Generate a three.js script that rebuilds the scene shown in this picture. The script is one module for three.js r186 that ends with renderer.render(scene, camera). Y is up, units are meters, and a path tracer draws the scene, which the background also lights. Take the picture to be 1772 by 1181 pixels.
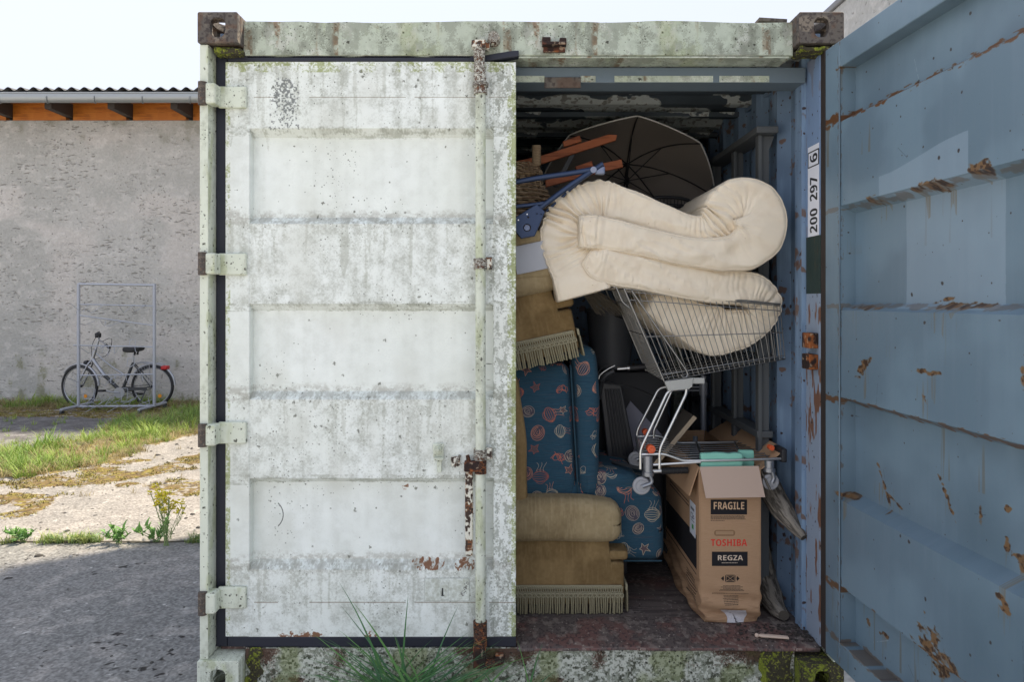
import * as THREE from 'three';
import { RoundedBoxGeometry } from 'three/addons/geometries/RoundedBoxGeometry.js';
import { mergeGeometries, mergeVertices, toCreasedNormals } from 'three/addons/utils/BufferGeometryUtils.js';

// ---------------------------------------------------------------- camera, sky, sun, exposure
const scene = new THREE.Scene();
const FOCAL = 1280, EYE = 1.5, STAND = 2.79;                 // focal length (pixels of the photograph), eye height, distance to the container front
const camera = new THREE.PerspectiveCamera(2 * Math.atan(590.5 / FOCAL) * 180 / Math.PI, 1772 / 1181, 0.05, 400);
camera.position.set(0, EYE, STAND);
camera.lookAt(0, EYE, -10);
camera.setViewOffset(1772, 1181, 0, 69.5, 1772, 1181);
camera.updateProjectionMatrix();

const sunDir = new THREE.Vector3(0.79 * 0.64, 0.766, -0.6 * 0.64).normalize();
{ // hazy bright sky: pale near the horizon, a little bluer overhead, thin cloud veils
  const w = 512, h = 256, d = new Float32Array(w * h * 4);
  for (let j = 0; j < h; j++) for (let i = 0; i < w; i++) {
    const el = (j + 0.5) / h * Math.PI - Math.PI / 2, az = (i + 0.5) / w * Math.PI * 2;
    const up = Math.max(0, Math.sin(el)), k = Math.pow(up, 0.7);
    const veil = 0.5 + 0.5 * Math.sin(az * 3 + 2.1 * Math.sin(el * 5 + az)) * Math.sin(el * 7 + 1.3 * Math.sin(az * 2));
    const a = (j * w + i) * 4, b = 0.95 + 0.08 * veil;
    d[a] = b * (0.60 - 0.10 * k); d[a + 1] = b * (0.632 - 0.08 * k); d[a + 2] = b * (0.71 - 0.02 * k); d[a + 3] = 1;
  }
  const sky = new THREE.DataTexture(d, w, h, THREE.RGBAFormat, THREE.FloatType);
  sky.mapping = THREE.EquirectangularReflectionMapping; sky.magFilter = THREE.LinearFilter; sky.minFilter = THREE.LinearFilter; sky.needsUpdate = true;
  scene.background = sky; scene.environment = sky;
}
const sun = new THREE.DirectionalLight(0xfff2dc, 5);
sun.position.copy(sunDir).multiplyScalar(30); sun.target.position.set(0, 0, -2);
sun.castShadow = true; sun.shadow.radius = 7; sun.shadow.mapSize.set(2048, 2048);
Object.assign(sun.shadow.camera, { left: -14, right: 14, top: 14, bottom: -14, near: 1, far: 70 });
scene.add(sun, sun.target);
const renderer = new THREE.WebGLRenderer({ antialias: true });
renderer.toneMapping = THREE.LinearToneMapping;
renderer.toneMappingExposure = 1.7;
renderer.shadowMap.enabled = true;

// ---------------------------------------------------------------- helpers
const V = (x, y, z) => new THREE.Vector3(x, y, z);
// measured point: column and row in the photograph together with its real distance in metres from the eye
const survey = (c, r, dist) => V((c - 886) * dist / FOCAL, EYE - (r - 521) * dist / FOCAL, STAND - dist);
const lerp = (a, b, t) => a + (b - a) * t, clamp = (x, a = 0, b = 1) => Math.min(b, Math.max(a, x));
const sm = (a, b, x) => { const t = clamp((x - a) / (b - a)); return t * t * (3 - 2 * t); };
function rng(seed) { let a = seed >>> 0; return () => { a = (a + 0x6D2B79F5) | 0; let t = Math.imul(a ^ (a >>> 15), 1 | a); t = (t + Math.imul(t ^ (t >>> 7), 61 | t)) ^ t; return ((t ^ (t >>> 14)) >>> 0) / 4294967296; }; }
function hsh(x, y, s) { let h = (Math.imul(x, 374761393) + Math.imul(y, 668265263) + Math.imul(s, 974634721)) | 0; h = Math.imul(h ^ (h >>> 13), 1274126177); h = Math.imul(h ^ (h >>> 15), 2246822519); return ((h ^ (h >>> 16)) >>> 0) / 4294967296; }
const wrap = (i, p) => p ? ((i % p) + p) % p : i;
function vn(x, y, s = 0, p = 0, q = p) {
  const ix = Math.floor(x), iy = Math.floor(y); let fx = x - ix, fy = y - iy; fx = fx * fx * (3 - 2 * fx); fy = fy * fy * (3 - 2 * fy);
  const x0 = wrap(ix, p), x1 = wrap(ix + 1, p), y0 = wrap(iy, q), y1 = wrap(iy + 1, q);
  const a = hsh(x0, y0, s), b = hsh(x1, y0, s), c = hsh(x0, y1, s), d = hsh(x1, y1, s);
  return a + (b - a) * fx + (c - a) * fy + (a - b - c + d) * fx * fy;
}
function fbm(x, y, o = 4, s = 0, p = 0, q = p) { let v = 0, a = 0.5, t = 0; for (let i = 0; i < o; i++) { v += a * vn(x, y, s + i * 17, p, q); t += a; a *= 0.5; x *= 2; y *= 2; p *= 2; q *= 2; } return v / t; }
// round specks scattered one to a cell; returns how deep inside a speck the point lies
function specks(x, y, chance, s = 0, p = 0, small = 0.1, big = 0.42) {
  if (chance <= 0) return 0;
  const ix = Math.floor(x), iy = Math.floor(y); let m = 0;
  for (let j = -1; j <= 1; j++) for (let i = -1; i <= 1; i++) {
    const cx = wrap(ix + i, p), cy = wrap(iy + j, p); if (hsh(cx, cy, s) > chance) continue;
    const px = ix + i + 0.2 + 0.6 * hsh(cx, cy, s + 1), py = iy + j + 0.2 + 0.6 * hsh(cx, cy, s + 2), r = lerp(small, big, Math.pow(hsh(cx, cy, s + 3), 2));
    const dx = x - px, dy = y - py; if (dx * dx + dy * dy > 2 * r * r) continue;
    const d = Math.sqrt(dx * dx + dy * dy) / r + 1.1 * (vn(x * 5, y * 5, s + 4) - 0.5); if (d < 1) m = Math.max(m, (1 - d) * (0.35 + 0.65 * hsh(cx, cy, s + 5)));
  }
  return m;
}
const mix = (o, c, t) => { o[0] += (c[0] - o[0]) * t; o[1] += (c[1] - o[1]) * t; o[2] += (c[2] - o[2]) * t; };
const srgb = (r, g, b) => [r / 255, g / 255, b / 255];
// fn(u, v, o) writes colour (sRGB 0..1) into o[0..2] and a height into o[3]; returns { map, bump }
function paint(w, h, fn, { bump = true, repeat = [1, 1] } = {}) {
  const d = new Uint8Array(w * h * 4), b = bump ? new Uint8Array(w * h * 4) : null, o = [0, 0, 0, 0.5];
  for (let j = 0; j < h; j++) for (let i = 0; i < w; i++) {
    o[3] = 0.5; fn((i + 0.5) / w, (j + 0.5) / h, o); const a = (j * w + i) * 4;
    d[a] = clamp(o[0]) * 255; d[a + 1] = clamp(o[1]) * 255; d[a + 2] = clamp(o[2]) * 255; d[a + 3] = 255;
    if (b) { b[a] = b[a + 1] = b[a + 2] = clamp(o[3]) * 255; b[a + 3] = 255; }
  }
  const mk = (arr, color) => { const t = new THREE.DataTexture(arr, w, h); t.wrapS = t.wrapT = THREE.RepeatWrapping; t.magFilter = THREE.LinearFilter; t.minFilter = THREE.LinearMipmapLinearFilter; t.generateMipmaps = true; if (color) t.colorSpace = THREE.SRGBColorSpace; t.repeat.set(...repeat); t.needsUpdate = true; return t; };
  return { map: mk(d, true), bump: b && mk(b, false) };
}
const mat = (c, o = {}) => new THREE.MeshStandardMaterial({ color: c, roughness: 0.7, ...o });
const surf = (t, bumpScale, o = {}) => new THREE.MeshStandardMaterial({ map: t.map, ...(t.bump ? { bumpMap: t.bump, bumpScale } : {}), roughness: 0.75, ...o });

// ---- objects
const taken = {};
const numbered = (n) => { if (!(n in taken)) { taken[n] = 0; return n; } taken[n]++; return `${n}_${String(taken[n]).padStart(3, '0')}`; };
function thing(name, label, category, [x, y, z], group) {
  const g = new THREE.Group(); g.name = numbered(name); g.position.set(x, y, z); g.userData = { label, category, offset: [x, y, z] };
  if (group) g.userData.group = group; scene.add(g); return g;
}
const rootOf = (o) => { while (o.parent && o.parent !== scene) o = o.parent; return o; };
// a part: its geometry is written in world metres and moved into its thing's own frame
function part(name, geo, material, parent, label) {
  const g = Array.isArray(geo) ? merge(geo) : geo, [x, y, z] = rootOf(parent).userData.offset; g.translate(-x, -y, -z);
  const m = new THREE.Mesh(g, material); m.name = name; m.castShadow = m.receiveShadow = true; if (label) m.userData.label = label; parent.add(m); return m;
}
function single(name, geo, material, label, category, group) { // a thing that is one mesh
  const g = Array.isArray(geo) ? merge(geo) : geo; g.computeBoundingBox(); const b = g.boundingBox, p = V((b.min.x + b.max.x) / 2, b.min.y, (b.min.z + b.max.z) / 2);
  g.translate(-p.x, -p.y, -p.z); const m = new THREE.Mesh(g, material); m.name = numbered(name); m.position.copy(p); m.castShadow = m.receiveShadow = true;
  m.userData = { label, category }; if (group) m.userData.group = group; scene.add(m); return m;
}
function structure(name, geo, material) { const m = new THREE.Mesh(Array.isArray(geo) ? merge(geo) : geo, material); m.name = name; m.userData.kind = 'structure'; m.castShadow = m.receiveShadow = true; scene.add(m); return m; }
const plain = (g) => { const n = g.index ? g.toNonIndexed() : g; for (const k of Object.keys(n.attributes)) if (!['position', 'normal', 'uv'].includes(k)) n.deleteAttribute(k); n.clearGroups(); n.morphAttributes = {}; return n; };
const merge = (list) => mergeGeometries(list.map(plain));
// ---- geometry
function bx(x0, x1, y0, y1, z0, z1, r = 0.003, seg = 1) {
  const w = x1 - x0, h = y1 - y0, d = z1 - z0, q = Math.min(r, w / 2.2, h / 2.2, d / 2.2);
  const g = plain(new RoundedBoxGeometry(w, h, d, seg, q)); g.translate((x0 + x1) / 2, (y0 + y1) / 2, (z0 + z1) / 2); return boxUV(g);
}
function boxUV(g, s = 1, ou = 0, ov = 0) { // texture coordinates in metres, by the way each face points
  const p = g.attributes.position, n = g.attributes.normal, u = new Float32Array(p.count * 2);
  for (let i = 0; i < p.count; i += 3) {
    let ax = 0, ay = 0, az = 0; for (let k = 0; k < 3; k++) { ax += Math.abs(n.getX(i + k)); ay += Math.abs(n.getY(i + k)); az += Math.abs(n.getZ(i + k)); }
    for (let k = 0; k < 3; k++) { const j = i + k, x = p.getX(j), y = p.getY(j), z = p.getZ(j);
      const [a, b] = az >= ax && az >= ay ? [x, y] : ax >= ay ? [z, y] : [x, z]; u[j * 2] = (a + ou) / s; u[j * 2 + 1] = (b + ov) / s; }
  }
  g.setAttribute('uv', new THREE.BufferAttribute(u, 2)); return g;
}
function mapUV(g, fn) { const p = g.attributes.position, u = new Float32Array(p.count * 2); for (let i = 0; i < p.count; i++) { const [a, b] = fn(p.getX(i), p.getY(i), p.getZ(i)); u[i * 2] = a; u[i * 2 + 1] = b; } g.setAttribute('uv', new THREE.BufferAttribute(u, 2)); return g; }
const UP = V(0, 1, 0);
function cyl(a, b, r1, r2 = r1, n = 10, open = false) {
  const d = b.clone().sub(a), g = new THREE.CylinderGeometry(r2, r1, d.length(), n, 1, open);
  g.applyQuaternion(new THREE.Quaternion().setFromUnitVectors(UP, d.clone().normalize())); g.translate((a.x + b.x) / 2, (a.y + b.y) / 2, (a.z + b.z) / 2); return plain(g);
}
function tube(pts, r, n = 8, seg, tight = true) { // bent rod through the points
  const path = tight ? bent(pts, r * 3.5) : new THREE.CatmullRomCurve3(pts, false, 'centripetal');
  return plain(new THREE.TubeGeometry(path, seg || Math.max(6, pts.length * 8), r, n));
}
function bent(pts, r) { // straight runs with short round bends
  if (pts.length === 2) return new THREE.LineCurve3(pts[0], pts[1]);
  const c = new THREE.CurvePath(); let last = pts[0];
  for (let i = 1; i < pts.length - 1; i++) { const a = pts[i].clone().sub(pts[i - 1]), b = pts[i + 1].clone().sub(pts[i]), q = Math.min(r, a.length() * 0.45, b.length() * 0.45);
    const p = pts[i].clone().addScaledVector(a.normalize(), -q), s = pts[i].clone().addScaledVector(b.normalize(), q); c.add(new THREE.LineCurve3(last, p)); c.add(new THREE.QuadraticBezierCurve3(p, pts[i], s)); last = s; }
  c.add(new THREE.LineCurve3(last, pts[pts.length - 1])); return c;
}
// a sheet folded along one axis: profile [[a, depth], ...] swept from s0 to s1; place(a, depth, s) gives the point
function folded(profile, s0, s1, place, cuts = 1) {
  const pos = []; const push = (...v) => v.forEach((q) => pos.push(q.x, q.y, q.z));
  for (let i = 0; i < profile.length - 1; i++) for (let k = 0; k < cuts; k++) {
    const a = lerp(s0, s1, k / cuts), b = lerp(s0, s1, (k + 1) / cuts), p = profile[i], q = profile[i + 1];
    const A = place(...p, a), B = place(...p, b), C = place(...q, b), D = place(...q, a); push(A, B, C, A, C, D);
  }
  const g = new THREE.BufferGeometry(); g.setAttribute('position', new THREE.Float32BufferAttribute(pos, 3)); g.computeVertexNormals(); return boxUV(g);
}
// soft block with rounded edges; shape(p, n) may push a point about
function soft(x0, x1, y0, y1, z0, z1, r, n = 14, shape) {
  const w = x1 - x0, h = y1 - y0, d = z1 - z0, g0 = new THREE.BoxGeometry(w, h, d, n, n, n), p = g0.attributes.position, q = V(), c = V(), e = V(w / 2 - r, h / 2 - r, d / 2 - r);
  for (let i = 0; i < p.count; i++) { q.fromBufferAttribute(p, i); c.set(clamp(q.x, -e.x, e.x), clamp(q.y, -e.y, e.y), clamp(q.z, -e.z, e.z)); const m = q.clone().sub(c); if (m.lengthSq() > 0) { m.normalize(); q.copy(c).addScaledVector(m, r); }
    q.x += (x0 + x1) / 2; q.y += (y0 + y1) / 2; q.z += (z0 + z1) / 2; if (shape) shape(q, m); p.setXYZ(i, q.x, q.y, q.z); }
  g0.deleteAttribute('uv'); g0.deleteAttribute('normal'); const g = mergeVertices(g0, 1e-4); g.computeVertexNormals(); return boxUV(plain(g));
}
const vn3 = (x, y, z, s = 0) => (vn(x + 0.37 * z, y - 0.61 * z, s) + vn(y + 0.53 * x, z + 0.29 * x, s + 5)) / 2;
const turnZ = (g, a, x, y) => { g.translate(-x, -y, 0); g.rotateZ(a); g.translate(x, y, 0); return g; };

// ---------------------------------------------------------------- surfaces
const WHITE = srgb(232, 235, 232), RUST = srgb(112, 66, 38), ALGAE = srgb(128, 138, 70);
// outside of the white door (1.123 m wide, 2.225 m tall): paint, lichen, grime on the ledges, specks, rust
const LEDGES = [1.826, 1.145, 0.486], RISES = [2.155, 1.478, 0.807];
const tWhiteDoor = paint(1024, 2048, (u, v, o) => {
  const x = u * 1.123, y = 0.2 + v * 2.225;
  const n1 = fbm(x * 3, y * 3, 4, 1), n2 = fbm(x * 26, y * 26, 4, 2), st = fbm(x * 24, y * 1.5, 4, 3), fine = vn(x * 330, y * 330, 4);
  const proud = y > 2.15 || (y < 1.81 && y > 1.48) || (y < 1.13 && y > 0.81) || y < 0.475;
  o[0] = lerp(0.875, 0.94, n1); o[1] = o[0] + 0.018; o[2] = o[0] - 0.004 + 0.02 * (n1 - 0.5); const gr = 0.5 * (fine - 0.5) + 0.5 * (vn(x * 150, y * 150, 6) - 0.5); o[0] += gr * 0.05; o[1] += gr * 0.05; o[2] += gr * 0.05;
  mix(o, srgb(158, 161, 150), sm(0.36, 0.80, n2 * 0.36 + st * 0.34 + n1 * 0.12 + 0.09 + gr * 0.3) * (proud ? 0.78 : 0.26));
  for (const k of [2.42, ...LEDGES]) { const dn = k - y, L = 0.04 + 0.3 * Math.pow(vn(x * 46, k * 7, 21), 2); if (dn > 0 && dn < L) mix(o, srgb(150, 152, 138), sm(0.45, 0.8, fbm(x * 70, y * 3, 3, 22) + gr * 0.4) * 0.34); }
  mix(o, srgb(204, 206, 196), sm(0.5, 0.8, fbm(x * 7, y * 5, 3, 9)) * 0.35);
  for (const k of LEDGES) { const d = Math.abs(y - k + 0.006) / 0.028; if (d < 1.6) mix(o, srgb(138, 135, 124), sm(0.34, 0.84, fbm(x * 40, y * 60, 4, 7) + 0.16 * (1 - d) + gr * 0.5) * 0.44 * clamp(1.6 - d)); }
  for (const k of RISES) { const d = Math.abs(y - k) / 0.02; if (d < 1) mix(o, srgb(140, 142, 128), sm(0.38, 0.78, fbm(x * 18, y * 70, 4, 8) + gr * 0.5) * 0.45); }
  const sp = specks(x * 50, y * 50, proud ? 0.14 * sm(0.35, 0.7, fbm(x * 4, y * 4, 3, 11)) : 0.03, 12); if (sp > 0) mix(o, srgb(104, 106, 96), sm(0, 0.5, sp) * 0.8);
  const s2 = specks(x * 120, y * 120, 0.16 * sm(0.45, 0.72, fbm(x * 5, y * 6, 3, 13)), 14); if (s2 > 0) mix(o, srgb(70, 72, 62), sm(0, 0.4, s2) * 0.7);
  const ln = Math.abs(y - 0.333) < 0.0016 || Math.abs(y - 2.288) < 0.0014; if (ln && vn(x * 14, 3, 15) > 0.35) mix(o, srgb(110, 96, 76), 0.7);
  const pe = x > 0.17 && x < 0.285 && y > 2.16 && y < 2.37 ? sm(0.56, 0.68, fbm(x * 150, y * 150, 2, 16) * 0.8 + fine * 0.2 + 0.13 * (1 - Math.pow((x - 0.23) / 0.045, 2)) * sm(2.15, 2.30, y) - 0.02 - 0.14 * sm(2.34, 2.365, y)) : 0; mix(o, srgb(104, 108, 106), pe * 0.8);
  if (x > 1.02) { mix(o, srgb(120, 124, 112), sm(0.40, 0.72, fbm(x * 60, y * 30, 3, 18) + gr * 0.8) * 0.5); }
  if (x > 1.09 || y > 2.385 || x < 0.02) mix(o, ALGAE, sm(0.40, 0.80, fbm(x * 30, y * 18, 4, 17) + (x > 1.107 ? 0.2 : y > 2.41 ? 0.1 : -0.03) + gr * 0.7) * 0.6);
  for (const [rx, ry, w] of [[0.78, 0.476, 0.05], [0.925, 0.472, 0.03], [0.29, 0.203, 0.07], [0.55, 0.203, 0.03], [0.69, 0.775, 0.010]]) { const d = Math.hypot((x - rx) / w, (y - ry) / 0.016); if (d < 1.3) mix(o, RUST, sm(0.46, 0.72, fbm(x * 70, y * 70, 2, 19) + 0.18 * (1 - d) + gr * 0.7) * 0.85); }
  const sc = Math.abs(Math.hypot(x - 0.15, (y - 0.66)) - 0.06); if (sc < 0.0018 && x > 0.19) mix(o, srgb(60, 62, 58), 0.8);
  o[3] = 0.55 + 0.2 * (fine - 0.5) + 0.3 * (n2 - 0.5) - 0.3 * pe - 0.2 * sp;
});
// weathered light paint for posts and rails, one metre to a tile
const weathered = (s, tone, dirt, amount, lichen) => paint(1024, 1024, (u, v, o) => {
  const w1 = vn(u * 300, v * 300, s + 3, 300) - 0.5, n = fbm(u * 8, v * 8, 5, s, 8) + 0.16 * w1, st = fbm(u * 32, v * 4, 4, s + 5, 32, 4) , f = fbm(u * 64, v * 64, 3, s + 9, 64);
  o[0] = tone[0]; o[1] = tone[1]; o[2] = tone[2]; mix(o, [tone[0] * 1.06, tone[1] * 1.06, tone[2] * 1.05], n);
  mix(o, dirt, sm(0.42, 0.76, n * 0.35 + st * 0.4 + f * 0.25) * amount);
  if (lichen) { const l = sm(0.46, 0.62, fbm(u * 10, v * 7, 4, s + 50, 10, 7)) * sm(0.36, 0.60, f + 0.5 * w1); mix(o, srgb(214, 216, 206), l * lichen); mix(o, srgb(112, 84, 58), sm(0.64, 0.76, fbm(u * 26, v * 3, 3, s + 60, 26, 3)) * sm(0.3, 0.6, f) * 0.7); mix(o, srgb(96, 98, 86), sm(0.5, 0.66, fbm(u * 30, v * 22, 4, s + 70, 30, 22) + 0.3 * w1) * 0.32); o[3] += 0.25 * l; }
  const a = specks(u * 48, v * 48, lichen ? 0.1 : 0.24, s + 20, 48, 0.08, 0.34), b = specks(u * 120, v * 120, 0.3 * sm(0.4, 0.65, n), s + 30, 120);
  mix(o, srgb(52, 52, 42), clamp(sm(0, 0.4, a) * 0.8 + sm(0, 0.4, b) * 0.75)); mix(o, ALGAE, sm(0.56, 0.72, fbm(u * 16, v * 8, 4, s + 40, 16, 8)) * 0.22);
  o[3] += 0.3 * (f - 0.5) - 0.3 * a;
});
const tPost = weathered(101, srgb(206, 211, 196), srgb(126, 129, 110), 0.5, 0), tRail = weathered(131, srgb(176, 184, 168), srgb(112, 116, 102), 0.8, 0.6);
const tSill = paint(1024, 1024, (u, v, o) => {
  const n = fbm(u * 10, v * 10, 5, 161, 10), f = fbm(u * 110, v * 110, 3, 162, 110), k = f * 0.7 + n * 0.3;
  const w1 = vn(u * 260, v * 260, 168, 260) - 0.5; mix(Object.assign(o, [0, 0, 0]), srgb(142, 146, 130), 1); mix(o, srgb(70, 72, 58), sm(0.44, 0.68, fbm(u * 50, v * 50, 4, 163, 50) + 0.2 * w1) * 0.9); mix(o, srgb(204, 205, 192), sm(0.42, 0.64, k + 0.22 * w1) * 0.9);
  mix(o, srgb(70, 46, 34), sm(0.56, 0.70, fbm(u * 6, v * 6, 5, 165, 6) + 0.16 * w1) * 0.85); mix(o, srgb(92, 104, 40), sm(0.57, 0.7, fbm(u * 7, v * 7, 4, 166, 7)) * 0.35);
  mix(o, srgb(30, 30, 22), sm(0, 0.4, specks(u * 90, v * 90, 0.34, 167, 90)) * 0.85); o[3] = 0.3 + 0.6 * sm(0.45, 0.6, k);
});
const tMoss = paint(512, 512, (u, v, o) => { const n = fbm(u * 12, v * 12, 5, 171, 12), f = fbm(u * 80, v * 80, 3, 172, 80); mix(Object.assign(o, [0, 0, 0]), srgb(62, 58, 42), 1); mix(o, srgb(112, 122, 38), sm(0.45, 0.6, n * 0.6 + f * 0.4)); mix(o, srgb(150, 150, 66), sm(0.6, 0.75, f) * 0.6); o[3] = f; });
const tCasting = paint(512, 512, (u, v, o) => { const n = fbm(u * 9, v * 9, 5, 181, 9), f = fbm(u * 60, v * 60, 3, 182, 60); mix(Object.assign(o, [0, 0, 0]), srgb(88, 82, 76), 1); mix(o, srgb(128, 118, 104), sm(0.5, 0.68, n) * 0.8); mix(o, srgb(52, 44, 42), sm(0.5, 0.7, f) * 0.7); mix(o, srgb(96, 70, 54), sm(0.55, 0.7, fbm(u * 14, v * 14, 4, 183, 14)) * 0.5); o[3] = 0.4 * n + 0.6 * f; });
const tRust = paint(512, 512, (u, v, o) => { const n = fbm(u * 12, v * 12, 5, 191, 12), f = fbm(u * 70, v * 70, 3, 192, 70); mix(Object.assign(o, [0, 0, 0]), srgb(82, 48, 34), 1); mix(o, srgb(146, 84, 42), sm(0.48, 0.62, n)); mix(o, srgb(44, 30, 26), sm(0.5, 0.62, fbm(u * 20, v * 20, 4, 193, 20))); mix(o, srgb(196, 178, 150), sm(0.66, 0.72, f) * 0.6); o[3] = f; });
const tHandle = paint(512, 512, (u, v, o) => { const n = fbm(u * 22, v * 14, 4, 195, 0), f = fbm(u * 110, v * 90, 3, 196); mix(Object.assign(o, [0, 0, 0]), srgb(214, 212, 198), 1); mix(o, srgb(118, 74, 44), sm(0.5, 0.56, n * 0.5 + f * 0.5)); mix(o, srgb(60, 46, 38), sm(0.56, 0.62, f)); o[3] = 1 - sm(0.5, 0.56, n * 0.5 + f * 0.5); });
// blue paint inside the container, with chips and rust pricks
const tBlue = paint(1024, 1024, (u, v, o) => {
  const n = fbm(u * 6, v * 6, 4, 201, 6), st = fbm(u * 40, v * 4, 4, 202, 40, 4), f = fbm(u * 90, v * 90, 2, 203, 90);
  mix(Object.assign(o, [0, 0, 0]), srgb(120, 143, 169), 1); mix(o, srgb(100, 121, 145), sm(0.4, 0.7, n) * 0.7); mix(o, srgb(146, 172, 196), sm(0.52, 0.75, st) * 0.5);
  const c = specks(u * 30, v * 30, 0.2, 204, 30, 0.05, 0.3); mix(o, srgb(58, 42, 38), sm(0, 0.3, c) * 0.9); mix(o, RUST, sm(0.66, 0.74, fbm(u * 20, v * 20, 4, 205, 20)) * 0.6); o[3] = 0.5 + 0.2 * (f - 0.5) - 0.4 * c;
});
const tRoof = paint(1024, 1024, (u, v, o) => { // ceiling: dark coat peeling off a pale primer in large flakes
  const n = fbm(u * 5, v * 5, 5, 211, 5), f = fbm(u * 50, v * 50, 3, 212, 50); mix(Object.assign(o, [0, 0, 0]), srgb(82, 93, 101), 1); mix(o, srgb(58, 67, 74), n);
  const k = sm(0.505, 0.52, fbm(u * 4, v * 5, 5, 213, 4, 5) + 0.05 * (f - 0.5)); mix(o, srgb(206, 212, 208), k * (0.8 + 0.2 * f)); mix(o, srgb(70, 64, 56), k * sm(0.55, 0.7, f) * 0.5); o[3] = 0.6 - 0.3 * k + 0.2 * f;
});
const tFloor = paint(1024, 1024, (u, v, o) => { // dark worn floor, red-brown at the threshold, with dust and crumbs
  const n = fbm(u * 5, v * 5, 5, 221, 5), g = fbm(u * 6, v * 60, 4, 222, 6, 60), f = fbm(u * 70, v * 70, 3, 223, 70);
  mix(Object.assign(o, [0, 0, 0]), srgb(100, 90, 85), 1); mix(o, srgb(106, 80, 73), sm(0.42, 0.62, n)); mix(o, srgb(66, 58, 56), sm(0.45, 0.65, g) * 0.6); mix(o, srgb(150, 140, 130), sm(0.56, 0.7, f * 0.6 + fbm(u * 9, v * 9, 4, 226, 9) * 0.4) * 0.6);
  mix(o, srgb(196, 184, 168), sm(0, 0.3, specks(u * 60, v * 60, 0.1, 224, 60, 0.05, 0.25)) * 0.7); mix(o, srgb(30, 26, 26), sm(0, 0.3, specks(u * 40, v * 40, 0.12, 225, 40, 0.05, 0.3)) * 0.7); o[3] = f;
});
// inside of the open door: measured marks are placed by their distance from the hinge and their height
const DOOR_A = V(1.157, 0, STAND - 2.734), DOOR_TURN = 3 * Math.PI / 180, DOOR_DIR = V(Math.sin(DOOR_TURN), 0, Math.cos(DOOR_TURN));
const onDoor = (c, r) => { const k = (c - 886) / FOCAL, s = (k * 2.734 - DOOR_A.x) / (DOOR_DIR.x + k * DOOR_DIR.z), Z = 2.734 - s * DOOR_DIR.z; return [s, EYE - (r - 521) * Z / FOCAL, FOCAL / Z]; };
const rustMarks = [[1690, 291, 26, 12], [1608, 320, 24, 11], [1577, 328, 12, 5], [1505, 346, 16, 8], [1490, 637, 16, 10, -0.6], [1600, 644, 26, 5], [1597, 690, 9, 5, 0.8], [1600, 848, 30, 5, 1.0], [1500, 840, 26, 4, 1.0],
  [1515, 866, 18, 3, 0.3], [1660, 890, 4, 18], [1705, 882, 7, 6], [1748, 888, 10, 9], [1703, 944, 6, 12], [1748, 990, 36, 20, 0.35], [1735, 1050, 18, 10, 0.7], [1455, 858, 12, 5], [1500, 1100, 8, 6], [1475, 1080, 5, 10],
  [1610, 1115, 34, 26, 0.7], [1590, 1140, 22, 30, 0.4], [1650, 1165, 26, 9, 0.6], [1630, 530, 60, 6, -0.02], [1490, 533, 26, 4], [1605, 518, 22, 3, -0.2], [1770, 650, 8, 30], [1450, 118, 8, 4]]
  .map(([c, r, rx, ry, a = 0], i) => { const [s, y, k] = onDoor(c, r), sq = Math.max(0.35, (c - 886) / 1100); return { s, y, rx: 0.85 * rx / (k * sq), ry: 0.85 * ry / k, a, i }; });
const [pA0] = onDoor(1537, 420), [pA1] = onDoor(1702, 420), [pB0] = onDoor(1518, 310), [pB1] = onDoor(1672, 290);
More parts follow.
